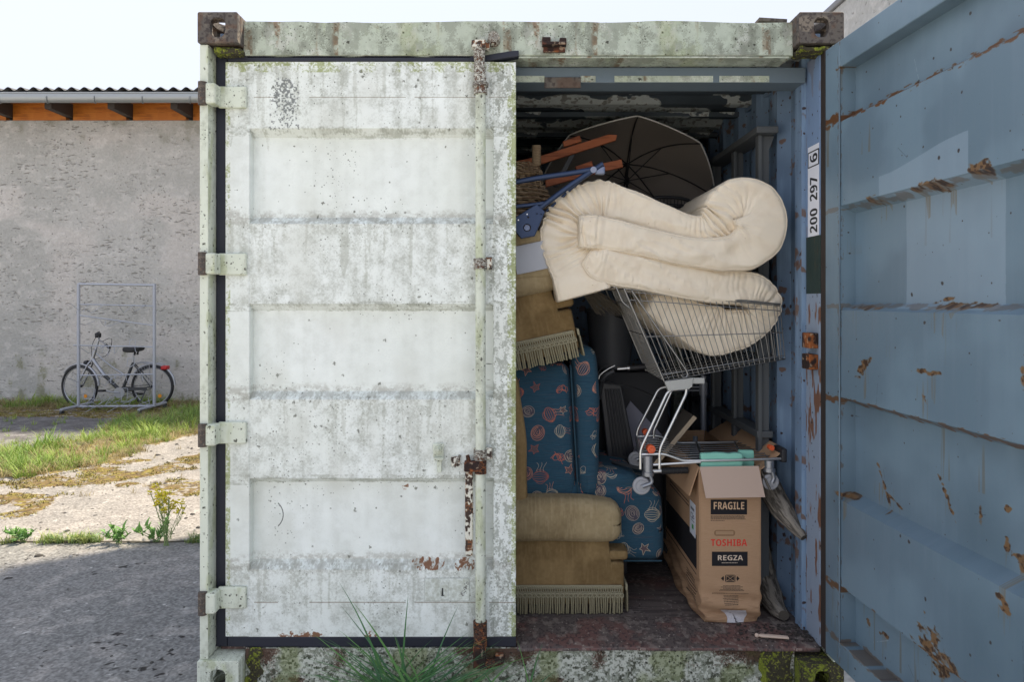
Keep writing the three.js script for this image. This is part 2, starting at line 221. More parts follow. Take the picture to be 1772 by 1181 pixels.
const tDoorIn = paint(1024, 2048, (u, v, o) => {
  const s = u * 1.13, y = 0.2 + v * 2.225, n = fbm(s * 4, y * 4, 4, 231), f = fbm(s * 90, y * 90, 3, 232), st = fbm(s * 40, y * 2.2, 4, 233);
  mix(Object.assign(o, [0, 0, 0]), srgb(111, 133, 147), 1); mix(o, srgb(98, 118, 132), sm(0.35, 0.65, n) * 0.8); mix(o, srgb(122, 140, 154), sm(0.5, 0.75, st) * 0.16); mix(o, srgb(80, 101, 114), sm(0.5, 0.7, fbm(s * 2.2, y * 1.6, 4, 239)) * 0.5);
  const e = 0.006 * (fbm(s * 9, y * 9, 3, 234) - 0.5);
  if (s + e > pA0 && s + e < pA1 && y > 1.475 && y < 1.835) mix(o, srgb(148, 166, 180), 0.5);
  if (s + e > pB0 && s + e < pB1 && y > 1.83 && y + e < 1.90 + 0.05 * sm(pB0, pB1, s)) mix(o, srgb(148, 166, 180), 0.5);
  for (const [k, w, a] of [[2.151, 0.016, 1], [1.146, 0.010, 0.85], [0.475, 0.011, 0.85], [1.826, 0.008, 0.35], [1.482, 0.007, 0.35], [0.29, 0.009, 0.5]]) { const d = Math.abs(y - k) / w; if (d < 1.6) mix(o, srgb(98, 66, 42), sm(0.42, 0.56, fbm(s * 34, y * 90, 4, 235) + 0.25 * (0.8 - d)) * a); if (y < k && k - y < 0.16) mix(o, srgb(104, 92, 74), sm(0.66, 0.78, fbm(s * 60, y * 3, 3, 236)) * 0.5 * a * (vn(s * 12, k * 9, 237) > 0.5 ? 1 : 0)); }
  if (s > 0.092 && s < 0.118) mix(o, srgb(84, 62, 48), sm(0.60, 0.74, fbm(s * 160, y * 60, 3, 238)) * 0.5);
  let h = 0; for (const m of rustMarks) { let dx = s - m.s, dy = y - m.y; if (Math.abs(dx) > 0.14 || Math.abs(dy) > 0.12) continue; if (dy < 0 && Math.abs(dx) < m.rx * 0.8 && -dy < m.ry + 0.1 * vn(s * 70, m.i, 255)) mix(o, srgb(116, 98, 74), sm(0.5, 0.8, fbm(s * 110, y * 5, 3, 256)) * 0.5); const c = Math.cos(m.a), q = Math.sin(m.a), X = (dx * c - dy * q) / m.rx, Y = (dx * q + dy * c) / m.ry, d = X * X + Y * Y; if (d < 2.2) { const k = sm(0.42, 0.66, fbm(s * 42, y * 80, 3, 240 + m.i) + 0.2 * (1 - d) + 0.16 * (f - 0.5)); mix(o, srgb(118, 86, 54), k * 0.9); mix(o, srgb(66, 48, 36), k * sm(0.45, 0.6, f)); h = Math.max(h, k); } }
  for (let i = 0; i < 12; i++) { const sx = 0.12 + 0.98 * hsh(i, 1, 250), sy = 0.3 + 1.9 * hsh(i, 2, 250), a = (hsh(i, 3, 250) - 0.5) * 2.4 - 0.6, L = 0.02 + 0.06 * hsh(i, 4, 250), dx = s - sx, dy = y - sy, c = Math.cos(a), q = Math.sin(a), X = dx * c + dy * q, Y = -dx * q + dy * c; if (Math.abs(X) < L && Math.abs(Y) < 0.0011) mix(o, i % 3 ? srgb(62, 76, 90) : srgb(170, 182, 190), 0.5 * (vn(s * 120, y * 120, 254) > 0.35)); }
  { const [gs, gy] = [0.705, 0.33], dx = (s - gs) / 0.05, dy = (y - gy + 0.5 * (s - gs)) / 0.075; if (dx * dx + dy * dy < 1) mix(o, srgb(40, 52, 66), sm(0.45, 0.55, fbm((s + y) * 14, (s - y) * 90, 3, 252)) * 0.85); }
  mix(o, srgb(52, 44, 42), sm(0, 0.3, specks(s * 26, y * 26, 0.14, 253, 0, 0.03, 0.16)) * 0.85); o[3] = 0.45 + 0.15 * (f - 0.5) + 0.4 * h;
});
const mWhiteDoor = surf(tWhiteDoor, 0.0015, { roughness: 0.62 }), mPost = surf(tPost, 0.002), mRail = surf(tRail, 0.003), mSill = surf(tSill, 0.004, { roughness: 0.9 }), mMoss = surf(tMoss, 0.006, { roughness: 1 }), mCasting = surf(tCasting, 0.003, { roughness: 0.8 }), mRust = surf(tRust, 0.004, { roughness: 0.9 }), mHandle = surf(tHandle, 0.003);
const mBlue = surf(tBlue, 0.0012, { roughness: 0.48 }), mRoof = surf(tRoof, 0.002, { roughness: 0.7 }), mFloor = surf(tFloor, 0.002, { roughness: 0.8 }), mDoorIn = surf(tDoorIn, 0.0015, { roughness: 0.46 });
const mGasket = mat(new THREE.Color().setRGB(0.012, 0.014, 0.026), { roughness: 0.55 }), mSeal = mat(new THREE.Color().setRGB(0.035, 0.026, 0.022), { roughness: 0.8 });

// ---------------------------------------------------------------- shipping container (front at z = 0, 2.44 m wide, 2.59 m tall)
const CL = -1.186, CR = 1.252, CB = -2.44, CT = 2.591;
const box = thing('shipping_container', 'old white and blue shipping container crammed with household junk, one door swung open', 'container', [0.033, 0, -1.22]);
function casting(x0, x1, y0, y1, z0, z1, m, face) { // hollow corner casting with an oval hole in each outer face
  const out = [], t = 0.026, cx = (x0 + x1) / 2, cy = (y0 + y1) / 2, cz = (z0 + z1) / 2;
  const plate = (w, h, hw, hh) => { const s = new THREE.Shape(); const r = 0.006; s.moveTo(-w / 2 + r, -h / 2); s.lineTo(w / 2 - r, -h / 2); s.quadraticCurveTo(w / 2, -h / 2, w / 2, -h / 2 + r); s.lineTo(w / 2, h / 2 - r); s.quadraticCurveTo(w / 2, h / 2, w / 2 - r, h / 2); s.lineTo(-w / 2 + r, h / 2); s.quadraticCurveTo(-w / 2, h / 2, -w / 2, h / 2 - r); s.lineTo(-w / 2, -h / 2 + r); s.quadraticCurveTo(-w / 2, -h / 2, -w / 2 + r, -h / 2);
    const q = new THREE.Path(); for (let i = 0; i <= 28; i++) { const a = i / 28 * Math.PI * 2, c = Math.cos(a), d = Math.sin(a); q[i ? 'lineTo' : 'moveTo'](hw * Math.sign(c) * Math.pow(Math.abs(c), 0.8), hh * Math.sign(d) * Math.pow(Math.abs(d), d > 0 ? 0.6 : 0.9)); } s.holes.push(q);
    const g = plain(new THREE.ExtrudeGeometry(s, { depth: t, bevelEnabled: true, bevelSize: 0.002, bevelThickness: 0.002, bevelSegments: 1 })); g.translate(0, 0, -t / 2); return g; };
  const fr = plate(x1 - x0 - 0.004, y1 - y0 - 0.004, 0.031, 0.039); fr.translate(cx, cy, face > 0 ? z1 - t / 2 - 0.002 : z0 + t / 2 + 0.002); out.push(fr);
  for (const s of [-1, 1]) { const outer = (s < 0) === (cx < 0); const g = outer ? plate(z1 - z0 - 0.06, y1 - y0 - 0.006, 0.036, 0.038) : bx(-(z1 - z0 - 0.06) / 2, (z1 - z0 - 0.06) / 2, -(y1 - y0) / 2 + 0.002, (y1 - y0) / 2 - 0.002, -t / 2, t / 2); g.rotateY(Math.PI / 2); g.translate(s < 0 ? x0 + t / 2 : x1 - t / 2, cy, cz - 0.002); out.push(g); }
  const tp = plate(x1 - x0 - 0.054, z1 - z0 - 0.058, 0.044, 0.056); tp.rotateX(Math.PI / 2); tp.translate(cx, cy > 1 ? y1 - t / 2 - 0.001 : y0 + t / 2 + 0.001, cz); out.push(tp);
  out.push(bx(x0 + 0.008, x1 - 0.008, cy > 1 ? y0 + 0.001 : y1 - t, cy > 1 ? y0 + t : y1 - 0.001, z0 + 0.006, z1 - 0.006)); 
  return part('corner_casting', out.map((g) => boxUV(g, 0.5)), m, box);
}
casting(CL, CL + 0.152, CT - 0.118, CT, -0.178, 0, mCasting, 1); casting(CR - 0.17, CR, CT - 0.118, CT, -0.178, 0, mCasting, 1);
casting(CL - 0.002, CL + 0.155, 0, 0.140, -0.178, 0, mPost, 1); casting(CR - 0.160, CR, 0, 0.128, -0.178, 0, mMoss, 1);
for (const [a, b] of [[CL, CL + 0.16], [CR - 0.16, CR]]) for (const [y, yy] of [[0, 0.118], [CT - 0.118, CT]]) casting(a, b, y, yy, CB, CB + 0.178, mCasting, -1);
// corner posts
part('corner_post', [bx(CL + 0.003, -1.150, 0.1402, CT - 0.1185, -0.16, -0.012, 0.004), bx(-1.150, -1.135, 0.141, CT - 0.119, -0.2, -0.12)].map((g) => boxUV(g, 1, 0.2)), mPost, box);
part('corner_post', [bx(1.216, CR - 0.003, 0.1285, CT - 0.1185, -0.16, -0.012, 0.004)].map((g) => boxUV(g, 1, 0.6)), mPost, box);
for (const s of [0, 1]) part('corner_post', bx(s ? CR - 0.14 : CL + 0.004, s ? CR - 0.004 : CL + 0.14, 0.119, CT - 0.119, CB + 0.004, CB + 0.14), mPost, box);
// inner face of the right post, seen beside the opening: painted blue, with a dark green patch and a pale patch
const jamb = part('door_jamb', [bx(1.187, 1.2155, 0.164, 2.46, -0.2, -0.064, 0.003)], surf(paint(256, 2048, (u, v, o) => {
  const y = 0.164 + v * 2.296, x = u * 0.14, f = fbm(x * 60, y * 60, 4, 261); mix(Object.assign(o, [0, 0, 0]), srgb(122, 146, 178), 1);
  if (y < 1.528) mix(o, srgb(150, 160, 172), 0.7); if (y > 1.528 && y < 1.755) mix(o, srgb(34, 52, 46), 0.95);
  mix(o, RUST, sm(0.58, 0.66, fbm(x * 30, y * 9, 4, 262)) * (y < 1.5 ? 0.8 : 0.2)); mix(o, srgb(44, 36, 34), sm(0, 0.4, specks(x * 40, y * 40, 0.16, 263, 0, 0.05, 0.3)) * 0.8); o[3] = f; }), 0.001), box);
mapUV(jamb.geometry, (x, y, z) => [(z - 1.22 + 0.2) / 0.14, (y - 0.164) / 2.296]);
{ // number sticker on the jamb
  const c = document.createElement('canvas'); c.width = 1024; c.height = 128; const g = c.getContext('2d'); g.fillStyle = '#e9ebf2'; g.fillRect(0, 0, 1024, 128);
  g.fillStyle = '#0c0d12'; g.textBaseline = 'middle'; g.font = 'bold 118px sans-serif'; const word = (t, x, w) => { g.save(); g.translate(x, 68); const m = g.measureText(t).width; g.scale(w / m, 1); g.fillText(t, 0, 0); g.restore(); };
  word('200', 30, 285); word('297', 390, 285); word('6', 825, 110); g.lineWidth = 14; g.strokeStyle = '#0c0d12'; g.beginPath(); g.moveTo(790, 4); g.lineTo(790, 124); g.stroke(); g.beginPath(); g.moveTo(958, 4); g.lineTo(958, 124); g.stroke(); g.lineWidth = 8; g.strokeRect(790, 4, 168, 120);
  const t = new THREE.CanvasTexture(c); t.colorSpace = THREE.SRGBColorSpace;
  const s = part('number_sticker', bx(1.1855, 1.1868, 1.755, 2.113, -0.176, -0.070, 0.0003), new THREE.MeshStandardMaterial({ map: t, roughness: 0.5 }), jamb, 'white number sticker on the blue door jamb');
  mapUV(s.geometry, (x, y, z) => [(y - 1.755) / 0.358, 1 - (z - 1.22 + 0.176) / 0.106]);
}
for (const y of [1.262, 1.345]) part('keeper', bx(1.150, 1.1868, y - 0.03, y + 0.03, -0.150, -0.075, 0.004), mRust, box, 'rusty brown latch plate on the jamb');
part('door_seal', [bx(1.189, 1.212, 0.17, 2.45, -0.0635, -0.015, 0.004)], mSeal, box);
// header, sill, floor
{
  const n = 60, hd = new THREE.Shape(); hd.moveTo(CL + 0.1525, 2.452); hd.lineTo(CR - 0.1705, 2.452); for (let i = 0; i <= n; i++) { const x = lerp(CR - 0.1705, CL + 0.1525, i / n); hd.lineTo(x, 2.577 + 0.010 * (vn(x * 3.1, 2, 271) - 0.5) + 0.005 * (vn(x * 11, 5, 272) - 0.5)); } hd.closePath();
  const g = plain(new THREE.ExtrudeGeometry(hd, { depth: 0.09, bevelEnabled: true, bevelSize: 0.004, bevelThickness: 0.004, bevelSegments: 2 })); g.translate(0, 0, -0.160);
  const h = part('header_rail', [boxUV(g, 1, 0.1, 0.33), boxUV(bx(CL + 0.16, CR - 0.18, 2.440, 2.4475, -0.18, -0.072, 0.002), 1)], mRail, box, 'grey green top rail stained with lichen');
  part('cam_keeper', [bx(-0.145, -0.085, 2.463, 2.486, -0.066, -0.028), cyl(V(-0.07, 2.505, -0.066), V(-0.07, 2.505, -0.018), 0.026, 0.021, 12), bx(-0.082, -0.058, 2.482, 2.507, -0.066, -0.020)], mHandle, h);
  part('cam_keeper', [bx(0.115, 0.208, 2.478, 2.491, -0.066, -0.03), bx(0.115, 0.148, 2.489, 2.510, -0.066, -0.036), bx(0.182, 0.208, 2.489, 2.507, -0.066, -0.036), bx(0.12, 0.205, 2.457, 2.479, -0.0655, -0.056)], mRust, h, 'rusty locking bracket on the top rail');
}
part('header_beam', [boxUV(bx(CL + 0.04, CR - 0.075, 2.375, 2.437, -0.30, -0.175, 0.004), 1, 0.3, 0.15)], mat(new THREE.Color(0x66747d), { roughness: 0.7, bumpMap: tRoof.bump, bumpScale: 0.002 }), box);  // really the blue of the walls; its shade is put into this darker slate
part('ceiling_plate', bx(0.13, 0.275, 2.352, 2.395, -0.1745, -0.166, 0.002), mCasting, box);
for (const [a, b] of [[0.01, 0.13], [0.275, 0.335], [0.41, 0.805], [0.83, 1.03]]) part('paint_flake', bx(a, b, 2.3765, 2.402, -0.1742, -0.1725, 0.0008), surf(tRail, 0.002), box, 'strip of pale peeling paint on the inner beam');
const sill = part('bottom_sill', [boxUV(bx(CL + 0.1555, CR - 0.1605, 0.004, 0.158, -0.16, -0.066, 0.005), 1)], mSill, box, 'bottom sill crusted with white and dark lichen');
part('moss_patch', [boxUV(soft(0.965, 1.088, 0.02, 0.160, -0.080, -0.060, 0.009, 18, (q) => { const k = vn3(q.x * 60, q.y * 60, 0, 281); q.z += (k - 0.5) * 0.012; q.x += (vn(q.y * 40, 1, 282) - 0.5) * 0.03; q.y += (vn(q.x * 50, 2, 283) - 0.5) * 0.012; }), 0.5)], mMoss, sill, 'green and yellow moss at the foot of the right post');
part('moss_patch', [boxUV(soft(-1.025, -0.97, 0.02, 0.160, -0.078, -0.061, 0.008, 14, (q) => { q.z += (vn3(q.x * 60, q.y * 60, 0, 284) - 0.5) * 0.012; q.x += (vn(q.y * 30, 3, 285) - 0.5) * 0.03; }), 0.5)], mMoss, sill, 'green moss beside the left corner casting');
part('moss_patch', [boxUV(soft(-1.135, -1.03, 2.446, 2.4705, -0.12, -0.02, 0.009, 12, (q) => { q.y += (vn3(q.x * 50, q.z * 50, 0, 286) - 0.7) * 0.02; }), 0.5)], mMoss, box, 'moss under the top left corner casting');
part('moss_patch', [boxUV(soft(1.09, 1.24, 2.452, 2.4705, -0.12, -0.012, 0.008, 12, (q) => { q.y += (vn3(q.x * 50, q.z * 50, 0, 287) - 0.7) * 0.016; }), 0.5)], mMoss, box, 'yellow moss under the top right corner casting');
part('floor', [boxUV(bx(CL + 0.05, CR - 0.05, 0.11, 0.1655, CB + 0.05, -0.1, 0.002), 0.9)], mFloor, box);
{ // worn threshold plate with a sagging front lip
  const g = soft(0.02, 1.1865, 0.1545, 0.1685, -0.33, -0.052, 0.005, 40, (q) => { q.y += 0.003 * (vn(q.x * 9, q.z * 9, 291) - 0.5) - 0.006 * sm(-0.09, -0.05, q.z) * vn(q.x * 7, 1, 292); }); part('threshold', boxUV(g, 0.6), surf(paint(1024, 512, (u, v, o) => { const n = fbm(u * 8, v * 5, 5, 293, 8, 5), f = fbm(u * 80, v * 50, 3, 294, 80, 50); mix(Object.assign(o, [0, 0, 0]), srgb(112, 82, 76), 1); mix(o, srgb(96, 86, 82), sm(0.42, 0.6, n)); mix(o, srgb(60, 50, 48), sm(0.55, 0.7, f) * 0.6); mix(o, srgb(160, 150, 138), sm(0.56, 0.7, fbm(u * 26, v * 20, 4, 296, 26, 20)) * 0.5); mix(o, srgb(190, 180, 166), sm(0, 0.3, specks(u * 60, v * 40, 0.12, 295)) * 0.7); o[3] = f; }), 0.003), box, 'red brown worn threshold');
}
// walls and roof: folded sheets
function wave(from, to, pitch, depth, flat = 0.25) { const p = []; for (let a = from; a > to; a -= pitch) { p.push([a, 0], [a - pitch * flat, 0], [a - pitch * 0.5, depth], [a - pitch * (0.5 + flat), depth]); } return p.filter(([a]) => a > to).concat([[to, 0]]); }
const sideProfile = wave(-0.2, CB + 0.14, 0.278, 0.036), rightX = 1.170, leftX = CL + 0.016;
part('side_wall', [folded(sideProfile, 0.16, 2.52, (a, d, s) => V(rightX + d, s, a)), folded(sideProfile, 0.16, 2.52, (a, d, s) => V(rightX + d + 0.006, s, a)), bx(1.190, 1.246, 0.02, 0.17, CB + 0.18, -0.18), bx(1.190, 1.246, 2.46, 2.58, CB + 0.18, -0.18)], mBlue, box, 'corrugated blue inner side wall');
part('side_wall', [folded(sideProfile, 0.16, 2.52, (a, d, s) => V(leftX + d, s, a)), folded(sideProfile, 0.16, 2.52, (a, d, s) => V(leftX + d + 0.006, s, a)), bx(CL + 0.006, CL + 0.06, 0.02, 0.17, CB + 0.18, -0.18), bx(CL + 0.006, CL + 0.06, 2.46, 2.58, CB + 0.18, -0.18)], mBlue, box);
part('wall_return', [bx(1.1695, 1.2155, 0.164, 2.5, -0.2075, -0.2005, 0.001), bx(1.2157, 1.249, 0.14, 2.5, -0.19, -0.161, 0.002)], mBlue, box);
part('back_wall', [bx(CL + 0.1, CR - 0.1, 0.02, 2.57, CB + 0.02, CB + 0.05)], mBlue, box);
{ const rp = wave(-0.17, CB + 0.06, 0.24, 0.028); part('roof', [folded(rp, CL + 0.04, CR - 0.04, (a, d, s) => V(s, 2.478 + d, a), 1), folded(rp, CL + 0.04, CR - 0.04, (a, d, s) => V(s, 2.556 + d * 0.6, a), 1), bx(CL + 0.04, CR - 0.04, 2.53, 2.548, CB + 0.02, -0.17)].map((g) => boxUV(g, 1.15)), mRoof, box, 'dark ceiling with peeling paint'); }
for (const z of [-0.56, -1.03, -1.50, -1.97]) part('roof_bow', bx(CL + 0.05, CR - 0.06, 2.452, 2.4775, z - 0.035, z, 0.003), mRoof, box);

// ---- doors
const bands = [[2.425, 0], [2.168, 0], [2.140, 1], [1.826, 1], [1.798, 0], [1.489, 0], [1.462, 1], [1.145, 1], [1.118, 0], [0.814, 0], [0.790, 1], [0.486, 1], [0.460, 0], [0.2, 0]];
const DL = -1.108, DR = 0.0155, DZ = -0.069;
{
  const d = part('door_panel', [folded(bands.map(([y, k]) => [y, k]), DL + 0.09, DR - 0.085, (y, k, s) => V(s, y, DZ - 0.002 - 0.044 * k), 24), bx(DL, DL + 0.094, 0.2, 2.425, DZ - 0.05, DZ, 0.004), bx(DR - 0.088, DR, 0.2, 2.425, DZ - 0.05, DZ, 0.004)], mWhiteDoor, box, 'closed white door with grimy ridges and lichen');
  mapUV(d.geometry, (x, y, z) => [(x + 0.033 - DL + (x + 0.033 > DL + 0.0945 && x + 0.033 < DR - 0.0885 ? 0 : 0.7 * (z - 1.22 - DZ))) / 1.123, (y - 0.2) / 2.225]);
  part('door_lining', [folded(bands.map(([y, k]) => [y, k]), DL, DR, (y, k, s) => V(s, y, DZ - 0.010 - 0.038 * k))], mBlue, d);
  part('rubber_seal', [bx(-1.1495, DL + 0.004, 0.155, 2.4515, -0.118, -0.082, 0.005)], mGasket, d);
  { const g = soft(-1.1, 0.026, 2.4255, 2.4505, -0.112, -0.072, 0.004, 60, (q) => { const t = sm(-0.16, 0.03, q.x); q.y += 0.012 * t + 0.002 * Math.sin(q.x * 23); q.z += 0.022 * t; }); part('rubber_seal', g, mGasket, d); }
  part('rubber_seal', soft(-1.1, 0.016, 0.160, 0.1995, -0.11, -0.07, 0.004, 50, (q) => { q.z += 0.002 * Math.sin(q.x * 31); }), mGasket, d);
  const hingeY = [2.284, 1.641, 0.992, 0.357];
  for (const y of hingeY) {
    const h = part('hinge', [bx(-1.130, -1.022, y - 0.042, y + 0.042, -0.0685, -0.052, 0.006, 2), bx(-1.158, -1.118, y - 0.040, y + 0.040, -0.055, 0.004, 0.008, 2)].map((g) => boxUV(g, 1, 0.3, 0.4 * y)), mPost, d);
    part('hinge_pin', [cyl(V(-1.168, y - 0.043, -0.004), V(-1.168, y + 0.043, -0.004), 0.0165, 0.0165, 14), bx(-1.186, -1.16, y - 0.044, y + 0.040, -0.03, -0.006, 0.004)], mCasting, h);
  }
  const rx = -0.120, rz = -0.038;
  const rod = part('lock_rod', [mapUV(cyl(V(rx, 0.272, rz), V(rx, 2.33, rz), 0.0195, 0.0195, 24), (x, y, z) => [x * 1.4 + 0.3, y])], surf(tPost, 0.001, { roughness: 0.6 }), d, 'pale green upright locking rod');
  part('cam_head', [cyl(V(rx, 2.29, rz), V(rx - 0.004, 2.41, rz), 0.027, 0.022, 14), cyl(V(rx - 0.004, 2.41, rz), V(rx - 0.006, 2.475, rz + 0.004), 0.020, 0.024, 12), bx(rx - 0.034, rx + 0.02, 2.462, 2.492, rz - 0.012, rz + 0.026, 0.006), cyl(V(rx, 2.318, rz), V(rx, 2.332, rz), 0.031, 0.031, 16)], mHandle, rod);
  part('cam_head', [cyl(V(rx, 0.18, rz), V(rx - 0.002, 0.275, rz), 0.025, 0.027, 14), bx(rx - 0.028, rx + 0.020, 0.10, 0.185, rz - 0.02, rz + 0.02, 0.008, 2), cyl(V(rx - 0.004, 0.108, rz), V(rx + 0.078, 0.118, rz - 0.004), 0.019, 0.013, 10), bx(rx + 0.055, rx + 0.09, 0.105, 0.145, -0.066, -0.03, 0.006)], mRust, rod, 'rusty lower locking cam');
  for (const y of [1.642, 0.912]) part('rod_bracket', [bx(rx - 0.028, rx + 0.045, y - 0.022, y + 0.022, -0.069, -0.055, 0.003), cyl(V(rx, y - 0.02, rz), V(rx, y + 0.02, rz), 0.0245, 0.0245, 14), bx(rx + 0.02, rx + 0.043, y - 0.016, y + 0.026, -0.056, -0.035)], mHandle, rod);
  part('handle_hub', [bx(rx - 0.062, rx - 0.002, 0.850, 0.888, rz - 0.016, rz + 0.024, 0.005, 2), cyl(V(rx, 0.84, rz), V(rx, 0.905, rz), 0.023, 0.023, 14), cyl(V(rx - 0.045, 0.885, rz), V(rx - 0.05, 0.91, rz), 0.009, 0.007, 8)], mRust, rod, 'dark rusty handle hub');
  part('handle', soft(rx - 0.060, rx - 0.029, 0.518, 0.852, -0.056, -0.040, 0.007, 14, (q) => { q.z += 0.006 * Math.sin(q.y * 9); }), mHandle, rod, 'peeling white and rust door handle');
  const catchy = part('handle_catch', [bx(-0.305, -0.263, 0.895, 0.950, -0.0725, -0.060, 0.006, 2), cyl(V(-0.284, 0.929, -0.064), V(-0.284, 0.929, -0.045), 0.015, 0.013, 14), cyl(V(-0.284, 0.929, -0.047), V(-0.284, 0.929, -0.034), 0.008, 0.007, 8)], mPost, d);
  part('catch_tongue', [bx(-0.288, -0.270, 0.840, 0.898, -0.068, -0.05, 0.003), bx(-0.298, -0.262, 0.888, 0.899, -0.066, -0.040, 0.003)], mPost, catchy);
  part('bracket_stub', [bx(-0.235, -0.20, 0.862, 0.90, -0.072, -0.058, 0.006), cyl(V(-0.222, 0.86, -0.062), V(-0.20, 0.905, -0.06), 0.006, 0.006, 6)], mHandle, d);
  { // worn notice stuck low on the door
    const c = document.createElement('canvas'); c.width = 512; c.height = 256; const g = c.getContext('2d'), R = rng(31); g.fillStyle = '#dadfd8'; g.fillRect(0, 0, 512, 256); for (let i = 0; i < 500; i++) { g.fillStyle = 'rgba(150,152,140,.12)'; g.beginPath(); g.arc(R() * 512, R() * 256, 3 + R() * 22, 0, 6.3); g.fill(); } g.strokeStyle = '#777a72'; g.lineWidth = 2; g.strokeRect(2, 2, 508, 252);
    g.strokeStyle = '#6a6a66'; g.lineWidth = 2; g.strokeRect(190, 56, 82, 186); g.fillStyle = '#2d2d2c'; g.beginPath(); g.moveTo(200, 110); g.lineTo(216, 112); g.lineTo(216, 188); g.lineTo(232, 200); g.lineTo(194, 202); g.closePath(); g.fill();
    for (let i = 0; i < 60; i++) { const y = 30 + R() * 170; g.fillStyle = R() < 0.5 ? '#55554f' : '#8a8a84'; g.fillRect(470 - (y - 20) * 0.42 + R() * 46, y, 4 + R() * 16, 3 + R() * 5); } for (let i = 0; i < 90; i++) { g.fillStyle = '#8d8c80'; g.fillRect(R() * 512, R() * 256, 1 + R() * 4, 1 + R() * 3); }
    const t = new THREE.CanvasTexture(c); t.colorSpace = THREE.SRGBColorSpace; const p = part('notice_plate', bx(-0.338, -0.165, 0.340, 0.428, -0.0685, -0.0672, 0.0004), new THREE.MeshStandardMaterial({ map: t, roughness: 0.7 }), d, 'small worn notice low on the white door'); mapUV(p.geometry, (x, y) => [(x + 0.033 + 0.338) / 0.173, (y - 0.34) / 0.088]);
  }
}
{ // open door, hung at the right post and swung out to the front
  const nx = V(-DOOR_DIR.z, 0, DOOR_DIR.x);                      // its inner face looks left
  const pt = (s, y, d) => V(DOOR_A.x + DOOR_DIR.x * s - nx.x * d, y, DOOR_A.z + DOOR_DIR.z * s - nx.z * d);
  const slab = (s0, s1, y0, y1, d0, d1, r = 0.004) => { const g = bx(s0, s1, y0, y1, d0, d1, r), p = g.attributes.position, n = g.attributes.normal; for (let i = 0; i < p.count; i++) { const q = pt(p.getX(i), p.getY(i), p.getZ(i)), m = V(n.getX(i), n.getY(i), n.getZ(i)); p.setXYZ(i, q.x, q.y, q.z); const w = DOOR_DIR.clone().multiplyScalar(m.x).addScaledVector(nx, -m.z); w.y = m.y; n.setXYZ(i, w.x, w.y, w.z); } 
    for (let i = 0; i < p.count; i += 3) for (const at of [p, n]) { const a = [at.getX(i), at.getY(i), at.getZ(i)], b = [at.getX(i + 1), at.getY(i + 1), at.getZ(i + 1)]; at.setXYZ(i, ...b); at.setXYZ(i + 1, ...a); } return g; };
  const prof = [[2.331, 1], [2.165, 1], [2.137, 0], [1.838, 0], [1.812, 1], [1.492, 1], [1.466, 0], [1.158, 0], [1.132, 1], [0.818, 1], [0.792, 0], [0.487, 0], [0.461, 1], [0.284, 1]];
  const inn = part('door_panel', [folded(prof, 0.10, 1.05, (y, k, s) => pt(s, y, 0.004 + 0.054 * k), 20), slab(0, 0.106, 0.2, 2.425, 0, 0.062), slab(1.045, 1.13, 0.2, 2.425, 0, 0.062), slab(0.106, 1.045, 2.329, 2.4249, 0.0005, 0.0615), slab(0.106, 1.045, 0.2001, 0.286, 0.0005, 0.0615)], mDoorIn, box, 'open blue door with rust stains, seen from its inner side');
  mapUV(inn.geometry, (x, y, z) => { const X = x + 0.033 - DOOR_A.x, Z = z - 1.22 - DOOR_A.z; const along = X * DOOR_DIR.x + Z * DOOR_DIR.z; return [(along - (along > 0.1065 && along < 1.044 ? 0 : 0.8 * (X * nx.x + Z * nx.z))) / 1.13, (y - 0.2) / 2.225]; });
  part('door_skin', [folded(prof, 0.06, 1.09, (y, k, s) => pt(s, y, 0.012 + 0.054 * k), 1)], mPost, inn);
  part('weld_bead', [tube([pt(0.1075, 0.29, -0.0005), pt(0.1075, 2.325, -0.0005)], 0.003, 5, 2)], mDoorIn, inn);
  part('rubber_seal', [slab(-0.022, -0.0005, 0.19, 2.435, 0.006, 0.03, 0.004)], mSeal, inn);
  for (const y of [2.284, 1.641, 0.992, 0.357]) { const h = part('hinge', [slab(-0.05, 0.1, y - 0.042, y + 0.042, 0.067, 0.080)], mPost, inn); part('hinge_pin', [cyl(V(1.236, y - 0.043, 0.006), V(1.236, y + 0.043, 0.006), 0.0165, 0.0165, 12)], mCasting, h); }
  { const c0 = pt(0.985, 0.2, 0.095), rod = part('lock_rod', [cyl(c0, c0.clone().setY(2.42), 0.0195, 0.0195, 14)], mPost, inn); for (const [a, e] of [[2.4, 2.5], [0.1, 0.2]]) part('cam_head', bx(c0.x - 0.03, c0.x + 0.03, a, e, c0.z - 0.03, c0.z + 0.03, 0.01), mRust, rod); }
}
single('roof_board', [bx(0.965, 1.075, 2.592, 2.606, -0.9, -0.10, 0.002)].map((g) => turnZ(g, -0.06, 1.02, 2.6)), mCasting, 'short grey board lying on the container roof', 'board');

